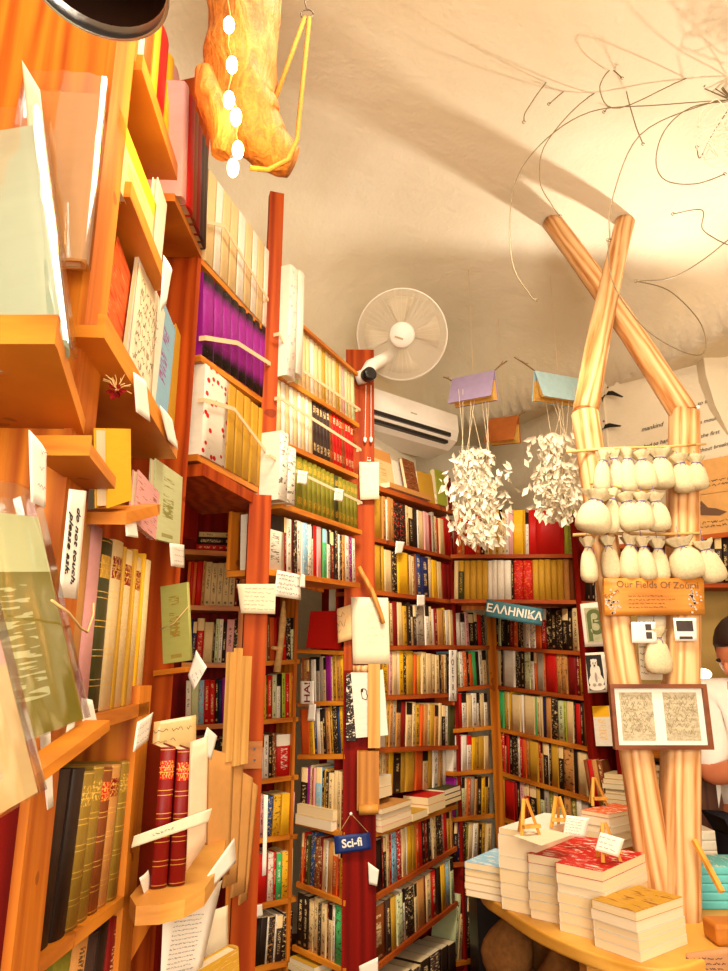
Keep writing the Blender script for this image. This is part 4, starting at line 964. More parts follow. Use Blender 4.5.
# ---- flying books
OLDPAGE = plain('old_page', '#dba850', .8, .2, .1, 90)
def flying_book(name_label, A, B, flap, Wd, cover, gable, ht, flat_a=.55):
    """A, B ridge ends (points); pages fall to both sides of the ridge like wings"""
    ctr = (A+B)/2; o = empty('hanging_book', ctr, name_label, 'book', 'open books hung like birds')
    d = (B-A); L = d.length; d.normalize(); side = Z3.cross(d).normalized(); up = d.cross(side)*-1
    if up.z < 0: up = -up
    for s in (1, -1):
        n = (side*s*math.cos(flat_a)-up*math.sin(flat_a)).normalized()     # down along the wing
        q = d.cross(n).normalized()
        if q.dot(up) < 0: q = -q                                            # outward face normal
        M = frame(A, d, n, q)
        m = MB(); m.box((-.004, 0, 0), (L+.004, Wd+.004, .003), M); m.build('cover', cover, parent=o)
        m = MB(); m.box((0, .045, -ht), (L, Wd, -.0003), M)
        # fan of loose pages beneath
        for k in range(3):
            an = .02*(k+1); M2 = frame(A, d, n*math.cos(an)-q*math.sin(an), q*math.cos(an)+n*math.sin(an)); m.box((.002, .05, -ht-.003), (L-.002, Wd-.006*k, -ht), M2)
        m.build('pages', OLDPAGE, parent=o)
    return o
DY = 3.0
lil = plain('lilac_cloth', '#9a86a0', .7, .2, .1); sky = plain('pale_blue_cloth', '#a9c9cc', .7, .2, .1); brn = plain('brown_cloth', '#a85a20', .6, .3, .15)
def twig(px, py, qx, qy, y, r=.004):
    m = MB(); a = atY(px, py, y); b = atY(qx, qy, y); mid = (a+b)/2+V((0, 0, .004)); m.tube([a, mid, b], [r*.6, r, r*.8], 7); m.tube([mid, mid+(b-a)*.2+V((0, 0, .012))], r*.4, 5)
    return m
fb1 = flying_book('open lilac book hung like a bird, paper petals below', atY(453, 379, 3.06), atY(494, 370.5, 2.94), 0, .135, lil, None, .009, 1.30)
fb2 = flying_book('open pale blue book hung like a bird beside the forked logs', atY(535, 371, 2.92), atY(580, 379, 3.05), 0, .135, sky, None, .009, 1.30)
fb3 = flying_book('open brown book hung like a bird, lowest and farthest', atY(490, 419, 3.38), atY(518, 415.5, 3.28), 0, .135, brn, None, .009, 1.30)
for fb, tw in ((fb1, ((443, 377, 452, 381, 3.06), (494, 371, 507, 361, 2.94))), (fb2, ((514, 357, 535, 371, 2.92),)), (fb3, ((518, 416, 525, 412, 3.28),))):
    for t_ in tw: twig(*t_).build('twig', plain('twig', '#8a6a48', .9, .1, .2), parent=fb)
    L = Vector(fb.location); m = MB(); z = ceil_z(L.x, L.y); m.tube([L, V((L.x, L.y, z))], .0006, 4); m.build('thread', STRING, parent=fb)
# garlands
PET = plain('paper_petal', '#f0e2c4', .85, .2, .08, 30)
def garland(fb, cx, cy, y, w_, h_, n, lab, sd):
    o = empty('paper_garland', atY(cx, cy, y), lab, 'garland', 'paper petal garlands under the hung books'); rr = random.Random(sd)
    top = Vector(fb.location)
    for k in range(8):
        x = cx+w_*(rr.random()-.5)*1.0; m = MB()
        a = top+V((.02*(k-3.5), .0, -.07)); b = atY(x, cy+h_*(.3+.65*rr.random()), y+.05*(rr.random()-.5)); m.tube([a, (a+b)/2+V((.006, 0, 0)), b], .0011, 4); m.build('strand', plain('strand%d' % k, '#e6d2aa', .9), parent=o)
    m = MB(); m.smooth = True
    for k in range(n):
        t = rr.random()**.8; px = cx+(rr.random()+rr.random()+rr.random()-1.5)*w_*.75*(.55+1.3*t*(1-t))+w_*.2*(t-.4); c = atY(px, cy+t*h_, y+.10*(rr.random()-.5))
        ax = V((rr.gauss(0, 1), rr.gauss(0, 1), rr.gauss(-.6, .7))).normalized(); s = ax.cross(V((rr.random(), rr.random(), .3))).normalized(); nn = ax.cross(s)
        l = .034+.022*rr.random(); ww = l*.26; ax = (ax+V((0, 0, -.5))).normalized()
        i = m.add([c, c+ax*l*.5+s*ww+nn*l*.12, c+ax*l+nn*l*.02, c+ax*l*.5-s*ww+nn*l*.12, c+ax*l*.5-nn*l*.06])
        m.face((i[0], i[4], i[1])); m.face((i[1], i[4], i[2])); m.face((i[2], i[4], i[3])); m.face((i[3], i[4], i[0]))
    p = m.build('paper_petals', PET, parent=o); p['kind'] = 'stuff'
    return o
garland(fb1, 476, 445, 2.98, 46, 96, 560, 'bushy garland of cream paper petals under the lilac book', 4)
garland(fb2, 557, 432, 2.95, 38, 86, 500, 'garland of cream paper petals under the pale blue book', 9)
# ---- driftwood lamp with bulbs and rope
dw = empty('driftwood_log', atY(245, 100, 1.35), 'gnarled orange driftwood log hung with string lights from a rope', 'driftwood')
DR = NT('driftwood_bark'); co_ = DR.coord('Object', (1, 1, .25)); f_ = DR.noise(co_, 30, 5, 1.5); g_ = DR.noise(DR.coord('Object'), 60, 4, 2)
DRM = DR.out(DR.ramp(DR.math('ADD', DR.math('MULTIPLY', f_, .6), DR.math('MULTIPLY', g_, .4)), (.3, lin('#8a4c14')), (.7, lin('#d98c34'))), .65, f_, .9, .012)
pts = [(252, -90), (248, -30), (243, 30), (240, 75), (243, 105), (254, 130), (270, 148), (284, 158), (293, 163)]
yy = [1.30, 1.31, 1.32, 1.33, 1.34, 1.35, 1.36, 1.365, 1.37]; rad = [.08, .085, .083, .083, .078, .066, .055, .045, .033]
P = [atY(x, y, q) for (x, y), q in zip(pts, yy)]
m = MB(); N_ = 20; rings = []; m.smooth = True
fine = []
for i in range(len(P)-1):
    for k in range(6): fine.append((P[i].lerp(P[i+1], k/6), rad[i]+(rad[i+1]-rad[i])*k/6))
fine.append((P[-1], rad[-1]))
x_ = V((1, 0, 0))
for i, (p, r) in enumerate(fine):
    t = (fine[min(i+1, len(fine)-1)][0]-fine[max(i-1, 0)][0]).normalized(); x_ = (x_-t*x_.dot(t)).normalized(); y_ = t.cross(x_); ids = []
    for k in range(N_):
        a = 2*math.pi*k/N_; q = p+(x_*math.cos(a)+y_*math.sin(a))*r
        rr_ = r*(1+.16*noise.noise(q*14)+.12*noise.noise(V((q.x*40, q.y*40, q.z*9)))+.10*max(0, noise.noise(q*7+V((3, 1, 2)))))
        ids.append(m.add([p+(x_*math.cos(a)+y_*math.sin(a))*rr_])[0])
    rings.append(ids)
for a, b in zip(rings, rings[1:]):
    for k in range(N_): m.face((a[k], a[(k+1) % N_], b[(k+1) % N_], b[k]))
m.face(rings[0][::-1]); m.face(rings[-1]); m.build('log', DRM, parent=dw)
m = MB(); m.tube([atY(x, y, 1.27) for x, y in ((204, 70), (208, 95), (220, 120), (224, 140), (220, 155))], [.02, .032, .036, .03, .02], 10); m.build('side_burl', DRM, parent=dw)
BULB = glow('warm_bulb', '#ffdf9a', 14.0)
BP = [(229, 25, 40), (232, 65, 70), (236, 117, 112), (229, 100, 100), (238, 150, 149), (233, 168, 168)]
for k, (x, y, _) in enumerate(BP):
    c = atY(x, y, 1.205); m = MB(); m.sphere(c, .015, 12, (.8, .8, 1.4)); m.build('bulb', BULB, parent=dw)
cord(dw, [atY(x, y, 1.215) for x, y in ((226, -10), (231, 20), (228, 45), (234, 66), (228, 90), (240, 115), (236, 135), (240, 150), (232, 170))], .002, plain('lamp_wire', '#b88a3a', .6), 'light_cable')
ROPE = plain('rope', '#bd8434', .9, .1, .3, 200)
hk = atY(307, 18, 1.42); zc = ceil_z(hk.x, hk.y)
rp = empty('hanging_rope', hk, 'thick rope looped over a wire ceiling hook, holding the driftwood', 'rope')
m = MB(); m.tube([atY(272, 108, 1.33), hk+V((-.006, 0, 0))], .0055, 8); m.tube([hk+V((.006, 0, 0)), atY(299, 118, 1.40), atY(297, 140, 1.35), atY(288, 160, 1.30), atY(268, 170, 1.27), atY(250, 168, 1.26)], .0055, 8); m.build('rope', ROPE, parent=rp)
m = MB(); m.tube([hk+V((.016*math.cos(a*.6), 0, .012+.016*math.sin(a*.6))) for a in range(11)], .002, 6); m.tube([hk+V((0, 0, .026)), hk+V((-.006, 0, .05)), V((hk.x, hk.y, zc+.01))], .0022, 6); m.build('hook', plain('iron', '#6a5a48', .5, .4, .1, Metallic=.6), parent=rp)
# ---- lamp shade with chrome rim, top left
jl = empty('pendant_lamp', atY(95, -22, .55), 'dark round lamp shade with a chrome rim at the very top left', 'lamp')
c = atY(95, -22, .55); JM = Matrix.Translation(c) @ Matrix.Rotation(.10, 4, 'Y')
m = MB(); m.lathe([(.070, .0), (.0735, .0), (.0735, .022), (.0705, .022), (.070, 0)], 48, JM, cap=False); m.build('chrome_rim', plain('brushed_chrome', '#e8e2dc', .32, .5, .02, Metallic=1.0), parent=jl)
m = MB(); m.lathe([(.0695, .016), (.0695, .10), (.05, .14), (.02, .15)], 40, JM, cap=False); m.lathe([(.004, .1), (.0694, .1)], 40, JM, cap=False); m.build('shade', plain('shade_dark', '#2a1408', .4, .4), parent=jl)
m = MB(); m.tube([JM @ V((0, 0, .148)), V((c.x, c.y, 2.95))], .004, 8); m.build('cable', BLACKP, parent=jl)
# tall wrapped book and paper behind it
wrapped(fr3((-.408, .90, 1.93), (-1, -.1, .0), (-.05, .10, 1)), .02, .10, .33, 'T', 'tall amber book in glossy film behind the large pale green book', 'plain')
sheet('paper_slip', Pl((-.6, .86), (-.35, .86)), ((36, 215), (54, 214), (40, 90), (22, 60)), 'long white paper slip tucked between the two film-wrapped books', 'paper', 0, 0, PAPER)
# ================================================================ forked log posts ========================================
LT = 'peeled pine logs of the forked posts'
def logp(a, b, r0, r1, label, sd=1, square=0.0):
    d = b-a; L = d.length; z = d.normalized(); x = z.cross(V((0, 1, 0))).normalized(); M = frame(a, x, z.cross(x), z)
    m = MB(); n = 20; K = 26; rings = []; m.smooth = True
    for k in range(K+1):
        t = k/K; r = r0+(r1-r0)*t; ids = []
        for q in range(n):
            an = 2*math.pi*q/n; w_ = 1+.05*noise.noise(V((math.cos(an)*.8, math.sin(an)*.8, t*L*3+sd*9)))+.03*noise.noise(V((math.cos(an)*2, math.sin(an)*2, t*L*9+sd)))
            bow = .012*math.sin(t*math.pi)*math.sin(sd*2.3)
            w_ *= 1+square*(((abs(math.cos(an))**6+abs(math.sin(an))**6)**(-1/6))*.92-1)
            ids.append(m.add([(math.cos(an)*r*w_+bow, math.sin(an)*r*w_, t*L)])[0])
        rings.append(ids)
    for p, q in zip(rings, rings[1:]):
        for k in range(n): m.face((p[k], p[(k+1) % n], q[(k+1) % n], q[k]))
    m.smooth = False; m.face(rings[0][::-1]); m.face(rings[-1])
    return tag(m.build('log_post', LOG, M=M), label, 'log', LT)
YL = 2.22
J1 = atY(585, 414, YL); J2 = atY(684, 414, YL+.02)
def up_to_ceiling(px, py):
    for k in range(400):
        y = 1.9+k*.004; p = atY(px, py, y)
        if p.z >= ceil_z(p.x, p.y)-.002: return p
    return p
T1 = up_to_ceiling(625, 222); T2 = up_to_ceiling(552, 222)
B1 = atY(662, 902, 2.02); B2 = atY(680, 925, 2.0)
def tofloor(j, b): d = b-j; return j+d*(j.z/(j.z-b.z))
logp(J1-V((0, .0, 0)), T1, .043, .04, 'upper log leaning right, crossing in front of the other', sd=1)
logp(J2-(T2-J2).normalized()*.01, T2+V((0, .0, 0)), .045, .043, 'upper log leaning left, crossing behind the other', sd=2)
logp(tofloor(J1, B1), J1+V((0, 0, -.0)), .044, .045, 'lower left log leaning behind the framed print', sd=3)
logp(tofloor(J2, B2), J2, .05, .046, 'lower right log standing nearly upright behind the framed print', sd=4, square=1.0)
m = MB(); m.lathe([(.006, 0), (.006, .012)], 10, Matrix.Translation(J2+V((.035, -.03, .005)))); tag(m.build('dowel_pin', WHITE), 'white dowel pin at the right log joint', 'pin')
# ---- canes with sachets
CANES = [((566, 452), (706, 444), 2.15, 'highest cane'), ((590, 483), (650, 492), 2.10, 'short middle cane'), ((573, 535), (702, 533), 2.13, 'lowest cane'), ((576, 515), (660, 508), 2.12, 'thin cane')]
for a, b, y, nm in CANES[:3]:
    m = MB(); p = atY(*a, y); q = atY(*b, y-.01); m.tube([p, p.lerp(q, .3)+V((0, 0, .003)), p.lerp(q, .7)-V((0, 0, .002)), q], [.005, .0055, .005, .004], 8)
    tag(m.build('cane', STICK), f'{nm} tied across the log posts, calico sachets hanging from it', 'cane', 'canes across the log posts')
BOW = plain('lavender_thread', '#6a5a86', .8)
def sachet(px, py, wpx, hpx, y, tilt, label, sd, fat=1.0):
    """px,py: top of the gathered neck; the pouch hangs below"""
    rr = random.Random(sd); sc = (atY(px+10, py, y)-atY(px, py, y)).length/10
    w_ = wpx*sc*1.12; h_ = hpx*sc*1.06; top = atY(px, py, y); dep = w_*.42*fat
    o = empty('lavender_sachet', top-V((0, 0, h_)), label, 'sachet', 'calico lavender sachets on the canes')
    R_ = Matrix.Translation(top) @ Matrix.Rotation(tilt, 4, 'Y') @ Matrix.Rotation(rr.uniform(-.4, .4), 4, 'Z')
    prof = [(.42, 0.0), (.40, .06), (.26, .16), (.19, .22), (.24, .27), (.40, .38), (.49, .55), (.52, .72), (.50, .86), (.42, .95), (.2, 1.0)]
    n = 22; m = MB(); m.smooth = True; rings = []; ph = rr.random()*6
    for i, (r, z) in enumerate(prof):
        ids = []
        for k in range(n):
            a = 2*math.pi*k/n; ruf = (.16*math.sin(a*6+ph)+.1*math.sin(a*11+ph*2)) if z < .2 else (.06*math.sin(a*7+ph)*max(0, 1-(z-.2)*2.2)+.05*noise.noise(V((math.cos(a)*1.5, math.sin(a)*1.5, z*3+sd))))
            sq = (abs(math.cos(a))**3+abs(math.sin(a))**3)**(-1/3) if z > .6 else 1
            sq = 1+(sq-1)*max(0, min(1, (z-.5)*2.2))
            x = math.cos(a)*r*w_*(1+ruf)*sq; yq = math.sin(a)*r*dep*2*(1+ruf)
            zz = -z*h_ - (.03*h_*math.sin(a*3+ph) if z < .05 else 0)
            ids.append(m.add([R_ @ V((x, yq, zz))])[0])
        rings.append(ids)
    for a, b in zip(rings, rings[1:]):
        for k in range(n): m.face((a[k], b[k], b[(k+1) % n], a[(k+1) % n]))
    m.face(rings[-1][::-1]); m.build('pouch', CLOTH, parent=o)
    m = MB(); m.tube([R_ @ V((math.cos(a*math.pi/8)*w_*.205, math.sin(a*math.pi/8)*dep*.42, -.215*h_)) for a in range(16)], .0016, 5, True)
    f = R_ @ V((0, -dep*.45, -.22*h_))
    for s in (-1, 1): m.tube([f, f+V((s*.008, -.004, -.006)), f+V((s*.012, -.002, -.02))], .001, 4)
    m.build('tie', BOW, parent=o)
    cord(o, [R_ @ V((0, 0, -.2*h_)), top+V((0, .004, .012+.001*sd))], .001, BOW)
    return o
ROW1 = [(603, 452, 15, 40, .12, 'wrinkled'), (613, 450, 15, 41, -.05, 'slim upright'), (627, 450, 17, 42, .05, 'upright'), (640, 452, 19, 37, -.1, 'plump'), (660, 450, 24, 38, .08, 'wide'), (677, 456, 22, 36, -.2, 'slouching'), (695, 456, 18, 33, .02, 'round')]
ROW2 = [(597, 492, 30, 40, .2, 'large slumped'), (613, 490, 15, 42, .15, 'slim tilted'), (624, 494, 22, 36, -.2, 'tilted'), (641, 494, 19, 34, .05, 'gathered'), (654, 494, 20, 36, -.06, 'full')]
ROW3 = [(587, 538, 15, 42, .02, 'slim outermost'), (607, 537, 16, 40, -.04, 'shaded'), (630, 536, 19, 42, .1, 'crossed-tie'), (641, 538, 16, 40, -.1, 'narrow'), (657, 540, 17, 39, .02, 'square'), (678, 538, 30, 40, -.22, 'large leaning'), (702, 541, 22, 40, -.22, 'drooping')]
for rowd, y, nm, off in ((ROW1, 2.10, 'highest cane', 0), (ROW2, 2.05, 'middle cane', 1), (ROW3, 2.08, 'lowest cane', 2)):
    for k, (x, yy_, w_, h_, tl, ad) in enumerate(rowd):
        pos = 'leftmost' if k == 0 else 'rightmost' if k == len(rowd)-1 else f'{ORD[k]} from left'
        sachet(x, yy_, w_, h_, y+.012*((k*5) % 3-1), tl, f'{ad} calico sachet, {pos} of those on the {nm}', k+10*off)
# ---- painted wooden board
SGN = wood('sign_wood', '#c9822e', '#9c5a14', 'h', .5)
PSg = yplane(2.08)
bd_, fr, w, h = sheet('painted_board', PSg, ((603, 616), (702, 615), (701, 579), (602, 579)), 'orange wooden board with hand lettering about our fields, below the sachets', 'sign', 0, .0, SGN, th=.018)
HW = plain('brown_ink', '#6b4a2a', .8)
text_mesh('Our Fields Of Zoúmi', h*.26, HW, 'lettering', fr @ Matrix.Translation((w*.56, h*.80, .0004)) @ Matrix.Rotation(-.03, 4, 'Z'), bd_)
text_mesh('From', h*.2, HW, 'lettering', fr @ Matrix.Translation((w*.09, h*.57, .0004)) @ Matrix.Rotation(.5, 4, 'Z'), bd_)
for k in range(4):
    sb = MB(); scribble(sb, fr @ Matrix.Translation((w*.2, h*(.42-.10*k), 0)), w*.62, h*.16, 1, .5, .0012, 20+k); sb.build('handwriting', HW, parent=bd_)
m = MB(); rr = random.Random(2)
for cx, cy in ((.07, .25), (.09, .42), (.88, .28), (.90, .5)):
    for k in range(16):
        a = rr.random()*6.28; q = fr @ V((w*min(.98, max(.02, cx+.035*rr.gauss(0, 1))), h*min(.95, max(.06, cy+.12*rr.gauss(0, 1))), .0006)); m.lathe([(.0035, 0), (.0035, .0004)], 7, frame(q, fr.to_3x3().col[0], fr.to_3x3().col[1], fr.to_3x3().col[2]))
m.build('painted_blossoms', plain('lilac_paint', '#b9a08c', .8), parent=bd_)
# ---- framed double print
fp = empty('framed_print', atY(660, 750, 2.02), 'thin brown frame holding two engraved book pages on a white mount', 'picture')
PF_ = yplane(2.022)
C4 = [PF_.hit(*p) for p in ((613, 749), (711, 749), (705, 683), (608, 684))]
x = (C4[1]-C4[0]).normalized(); y = (C4[3]-C4[0]); hF = y.length; wF = (C4[1]-C4[0]).length; y = (y-x*y.dot(x)).normalized(); z = x.cross(y)
fr = frame(C4[0], x, y, z)
FRM = wood('frame_brown', '#7c4220', '#56280f', 'h', .4); bw = .011
for lo, hi in (((0, 0, 0), (wF, bw, .02)), ((0, hF-bw, 0), (wF, hF, .02)), ((0, bw, 0), (bw, hF-bw, .02)), ((wF-bw, bw, 0), (wF, hF-bw, .02))):
    m = MB(); m.box(lo, hi, fr); m.build('frame_rail', FRM, parent=fp)
m = MB(); m.box((bw*.5, bw*.5, .004), (wF-bw*.5, hF-bw*.5, .008), fr); m.build('mount', WHITE, parent=fp)
ENG = NT('engraving'); e1 = ENG.noise(ENG.coord('Object', (1, 1, 1)), 60, 6, 2.5); e2 = ENG.noise(ENG.coord('Object', (1, 1, 3.5)), 28, 3, 1.5)
ENGM = ENG.out(ENG.ramp(ENG.math('ADD', ENG.math('MULTIPLY', e1, .55), ENG.math('MULTIPLY', e2, .45)), (.36, lin('#8f8060')), (.56, lin('#b8a988'))), .8)
for u0, u1 in ((.10, .44), (.55, .90)):
    m = MB(); m.box((wF*u0, hF*.13, .0082), (wF*u1, hF*.87, .0088), fr); pg = m.build('engraved_page', ENGM, parent=fp)
    sb = MB(); scribble(sb, fr @ Matrix.Translation((wF*u0, hF*.16, .0092)), wF*(u1-u0), hF*.7, 7, 1.0, .0011, int(u0*50), .06, .2, .1); sb.build('figure_drawing', plain('engraver_ink%d' % int(u0*10), '#7d6c48', .8), parent=pg)
# small instant photos, sachet and letter between the posts
def photo(q, pl, lab, off, dark, mats=None):
    o, fr, w, h = sheet('instant_photo', pl, q, lab, 'photo', 0, off, WHITE, 'small instant photos on the log posts', .002)
    for (u0, v0, u1, v1) in dark:
        m = MB(); m.box((w*u0, h*v0, .0005), (w*u1, h*v1, .001), fr); m.build('image', plain('photo_dark', '#3a2c26', .4, .4, .4, 90), parent=o)
    return o
PX = yplane(2.052)
photo(((632, 643), (657, 643), (655, 622), (631, 622)), PX, 'white folded card with a small dark photo, on the left log', .0, [(.58, .2, .82, .52), (.58, .6, .82, .9)])
photo(((675, 641), (697, 641), (696, 618), (673, 618)), PX, 'instant photo with a dark strip below, pinned on the right log', .0, [(.12, .42, .88, .88), (.2, .08, .8, .2)])
sheet('handwritten_letter', yplane(2.12), ((640, 680), (666, 680), (666, 615), (637, 616)), 'cream letter with lines of handwriting hung between the logs', 'paper', 9, .0, PAPER, stroke=.0012)
sachet(655, 628, 25, 42, 2.07, .0, 'large calico sachet hung alone in front of the cream letter', 77, .7)
# pictures on the corner bookcase's edge
PE = yplane(3.13)
bt, fr, w, h = sheet('beta_print', PE, ((585, 647), (609, 646), (607, 601), (580, 604)), 'white-bordered print of a green Greek letter beta', 'picture', 0, .0, WHITE, th=.004)
m = MB(); m.box((w*.13, h*.1, .0005), (w*.9, h*.9, .001), fr); m.build('print_ground', plain('sage', '#b9b48a', .8, .2, .3), parent=bt)
text_mesh('β', h*.75, plain('olive_ink', '#5f6a3a', .8), 'lettering', fr @ Matrix.Translation((w*.52, h*.52, .0016)), bt, bold=.003)
bp, fr, w, h = sheet('bear_postcard', PE, ((588, 693), (607, 692), (606, 652), (585, 653)), 'postcard of a white bear on black, below the beta print', 'picture', 0, .002, WHITE, th=.004)
m = MB(); m.box((w*.08, h*.06, .0005), (w*.92, h*.94, .001), fr); m.build('print_ground', BLACKP, parent=bp)
m = MB()
def disc(cx, cy, rx_, ry_, q=[.0012]):
    q[0] += .0004; m.prism([(w*cx+w*rx_*math.cos(a*math.pi/10), h*cy+h*ry_*math.sin(a*math.pi/10)) for a in range(20)], .0008, q[0], fr)
disc(.5, .3, .36, .2); disc(.5, .5, .27, .2); disc(.48, .72, .17, .12); disc(.36, .8, .05, .035); disc(.6, .8, .05, .035)
disc(.22, .28, .12, .09); disc(.78, .28, .12, .09); disc(.5, .14, .42, .09); disc(.33, .5, .09, .16); disc(.67, .5, .09, .16); m.build('bear_figure', WHITE, parent=bp)
m = MB(); q0_ = [.0080]
disc(.42, .74, .018, .014, q0_); disc(.55, .74, .018, .014, q0_); disc(.48, .67, .035, .022, q0_); m.build('bear_face', BLACKP, parent=bp)
m = MB(); q0_ = [.0068]; disc(.5, .38, .05, .12, q0_); disc(.36, .2, .09, .03, q0_); disc(.64, .2, .09, .03, q0_); m.build('bear_shading', plain('bear_grey', '#a89c88', .8), parent=bp)
# ================================================================ table ====================================================
ZT = .75
tb = empty('display_table', atZ(600, 900, 0) if False else V((.68, 2.2, 0)), 'yellow pine display table with a rounded front edge, piled with new books', 'table')
pl_ = [(.335, 2.25), (.37, 2.08), (.42, 1.92), (.50, 1.78), (.58, 1.70), (.66, 1.69), (.80, 1.78), (1.04, 1.97), (1.22, 2.28), (1.0, 2.62), (.62, 2.62), (.40, 2.5)]
def smooth2(P, n=5):
    out = []; N = len(P)
    for i in range(N):
        p0, p1, p2, p3 = (V((*P[(i+k-1) % N], 0)) for k in range(4))
        for k in range(n):
            t = k/n; q = .5*((2*p1)+(p2-p0)*t+(2*p0-5*p1+4*p2-p3)*t*t+(3*p1-p0-3*p2+p3)*t**3); out.append((q.x, q.y))
    return out
m = MB(); m.prism(smooth2(pl_), ZT-.032, ZT); o_ = m.build('table_top', TABLEW, parent=tb); b_ = o_.modifiers.new('b', 'BEVEL'); b_.width = .006; b_.segments = 3
for x_, y_ in ((.56, 1.86), (.95, 2.12), (.58, 2.45)):
    m = MB(); m.box((x_-.05, y_-.025, 0), (x_+.05, y_+.035, ZT-.033)); m.build('leg', TABLEW, parent=tb)
m = MB(); m.bar((.56, 1.88, ZT-.30), (.95, 2.12, ZT-.30), .03, .06); m.build('stretcher', TABLEW, parent=tb)
def stack(corner, right, left, z0, items, where, gr, jit=.004, style=None):
    """corner: pixel of the near bottom corner at height z0; right / left: pixels the two visible faces run to. Fore edges face the room."""
    a = atZ(*corner, z0); r = atZ(*right, z0)-a; l = atZ(*left, z0)-a
    e2 = r.normalized(); n_ = V((-e2.y, e2.x, 0)); L = r.length; D = abs(l.dot(n_)) if abs(l.dot(n_)) > .06 else .1
    z = z0+.0005; N = len(items); rr = random.Random(hash_(where))
    for k, it in enumerate(items):
        t, c = it[:2]; cov = it[2] if len(it) > 2 else 'plain'; ink = it[3] if len(it) > 3 else None
        o = a + e2*jit*(rr.random()-.5) + n_*(jit*(rr.random()-.5)+D)
        # x up, y towards the room (spine at the back), z along e2
        M = frame(V((o.x, o.y, z)), Z3, -n_, Z3.cross(-n_))
        pos = 'only one' if N == 1 else 'bottom' if k == 0 else 'top' if k == N-1 else f'{ORD[k]} up'
        lab = f'{shade_name(c)} covered new book, {pos} in the {where}'
        # cover picture on the upper board: swap so the outer face at x = t shows it
        b = book('new_paperback', M, t, D, L, c, 'plain', ink, False, lab, gr, cov); z += t+.0005
    return z, a, e2, n_, L, D
def n_of(n, t, c, top=None): return [(t*(1+.12*math.sin(k*2.7)), c) for k in range(n-1)] + [top or (t, c)]
G_ = 'new books stacked on the display table'
stack((641, 963), (688, 944), (602, 944), ZT, n_of(5, .0185, 'W', (.019, 'Y', 'picture', 'B')), 'small front stack of the table', G_)
zA = stack((609, 944), (652, 918), (572, 925), ZT, n_of(7, .0205, 'W', (.022, 'R', 'picture', 'W')), 'red-topped stack with a card easel', G_)[0]
stack((574, 928), (615, 900), (541, 912), ZT, n_of(7, .0205, 'W', (.022, 'R', 'picture', 'W')), 'red-topped stack left of the card easel', G_)
zB = stack((541, 918), (585, 893), (509, 905), ZT, [(.03, 'W'), (.032, 'W'), (.034, 'C'), (.03, 'W'), (.052, 'W'), (.015, 'W')], 'tall white stack', G_)[0]
stack((512, 905), (540, 888), (476, 890), ZT, n_of(5, .0165, 'C', (.017, 'l', 'picture', 'W')), 'blue-topped stack at the table edge', G_)
bx = empty('riser_crate', V((.82, 2.42, ZT)), 'small yellow crate raising the back stack on the table', 'crate')
m = MB(); m.box((.62, 2.33, ZT+.001), (.93, 2.56, ZT+.10)); m.build('crate_body', TABLEW, parent=bx)
zc2 = stack((612, 852), (645, 843), (583, 846), ZT+.101, n_of(5, .021, 'W', (.012, 'O', 'picture', 'W')), 'orange-topped stack on the crate', G_)[0]
# little easels with cards
EZ = wood('easel_pine', '#d99b3e', '#b2741e', 'z', .5)
def easel(px, py, z, hh, label, yaw=0.0):
    c = atZ(px, py, z+.001); o = empty('mini_easel', c, label, 'easel', 'little wooden card easels on the books'); M = Matrix.Translation(c) @ Matrix.Rotation(yaw, 4, 'Z')
    w_ = hh*.30
    for s in (-1, 1):
        m = MB(); m.bar(M @ V((s*w_, 0, 0)), M @ V((s*.004, .02, hh)), .008, .006); m.build('leg', EZ, parent=o)
    m = MB(); m.bar(M @ V((0, .06, 0)), M @ V((0, .024, hh*.97)), .008, .006); m.build('leg', EZ, parent=o)
    m = MB(); m.bar(M @ V((-w_*.9, -.006, hh*.28)), M @ V((w_*.9, -.006, hh*.28)), .014, .008); m.build('rest', EZ, parent=o)
    return o
e1_ = easel(531, 836, zB, .085, 'bare card easel on the tall white stack', .3)
e2_ = easel(560, 828, zB, .075, 'card easel carrying the speckled card', -.2)
e3_ = easel(600, 806, zc2, .08, 'card easel at the back on the orange-topped stack', .2)
e4_ = easel(612, 862, zA, .085, 'card easel standing on the red-topped stack', .3)
def tilted(q, y, lab, lines, sd, ink=None, cat='card', name='price_card'):
    pl = Pl((-.5, y), (.5, y+.25)); pl = pl.sh(0); k = pl.hit(*q[0]); return sheet(name, pl, q, lab, cat, lines, 0, WHITE, None, .003, ink=ink, sd=sd, stroke=.0008)
def on_easel(q, e, lab, lines, sd, ink=None):
    L = V(e.location); pl = Pl((L.x-.1, L.y-.035), (L.x+.1, L.y-.02)); return sheet('price_card', pl, q, lab, 'card', lines, 0, WHITE, None, .003, ink=ink, sd=sd, stroke=.0008)
on_easel(((563, 835), (585, 838), (589, 818), (566, 815)), e2_, 'speckled white card with rounded corners on a little easel', 6, 31, plain('red_ink', '#b0765c', .8))
on_easel(((595, 850), (618, 857), (624, 839), (600, 832)), e4_, 'white card with handwriting on the easel in front', 3, 33)
m = MB(); P = [atZ(x, y, zB+.002) for x, y in ((513, 836), (541, 846), (572, 835), (545, 829))]; i = m.add(P+[p+V((0, 0, .0012)) for p in P])
for q in ((3, 2, 1, 0), (4, 5, 6, 7), (0, 1, 5, 4), (1, 2, 6, 5), (2, 3, 7, 6), (3, 0, 4, 7)): m.face([i[k] for k in q])
tag(m.build('leaflet', PAPER), 'pale leaflet lying on the tall white stack', 'leaflet')
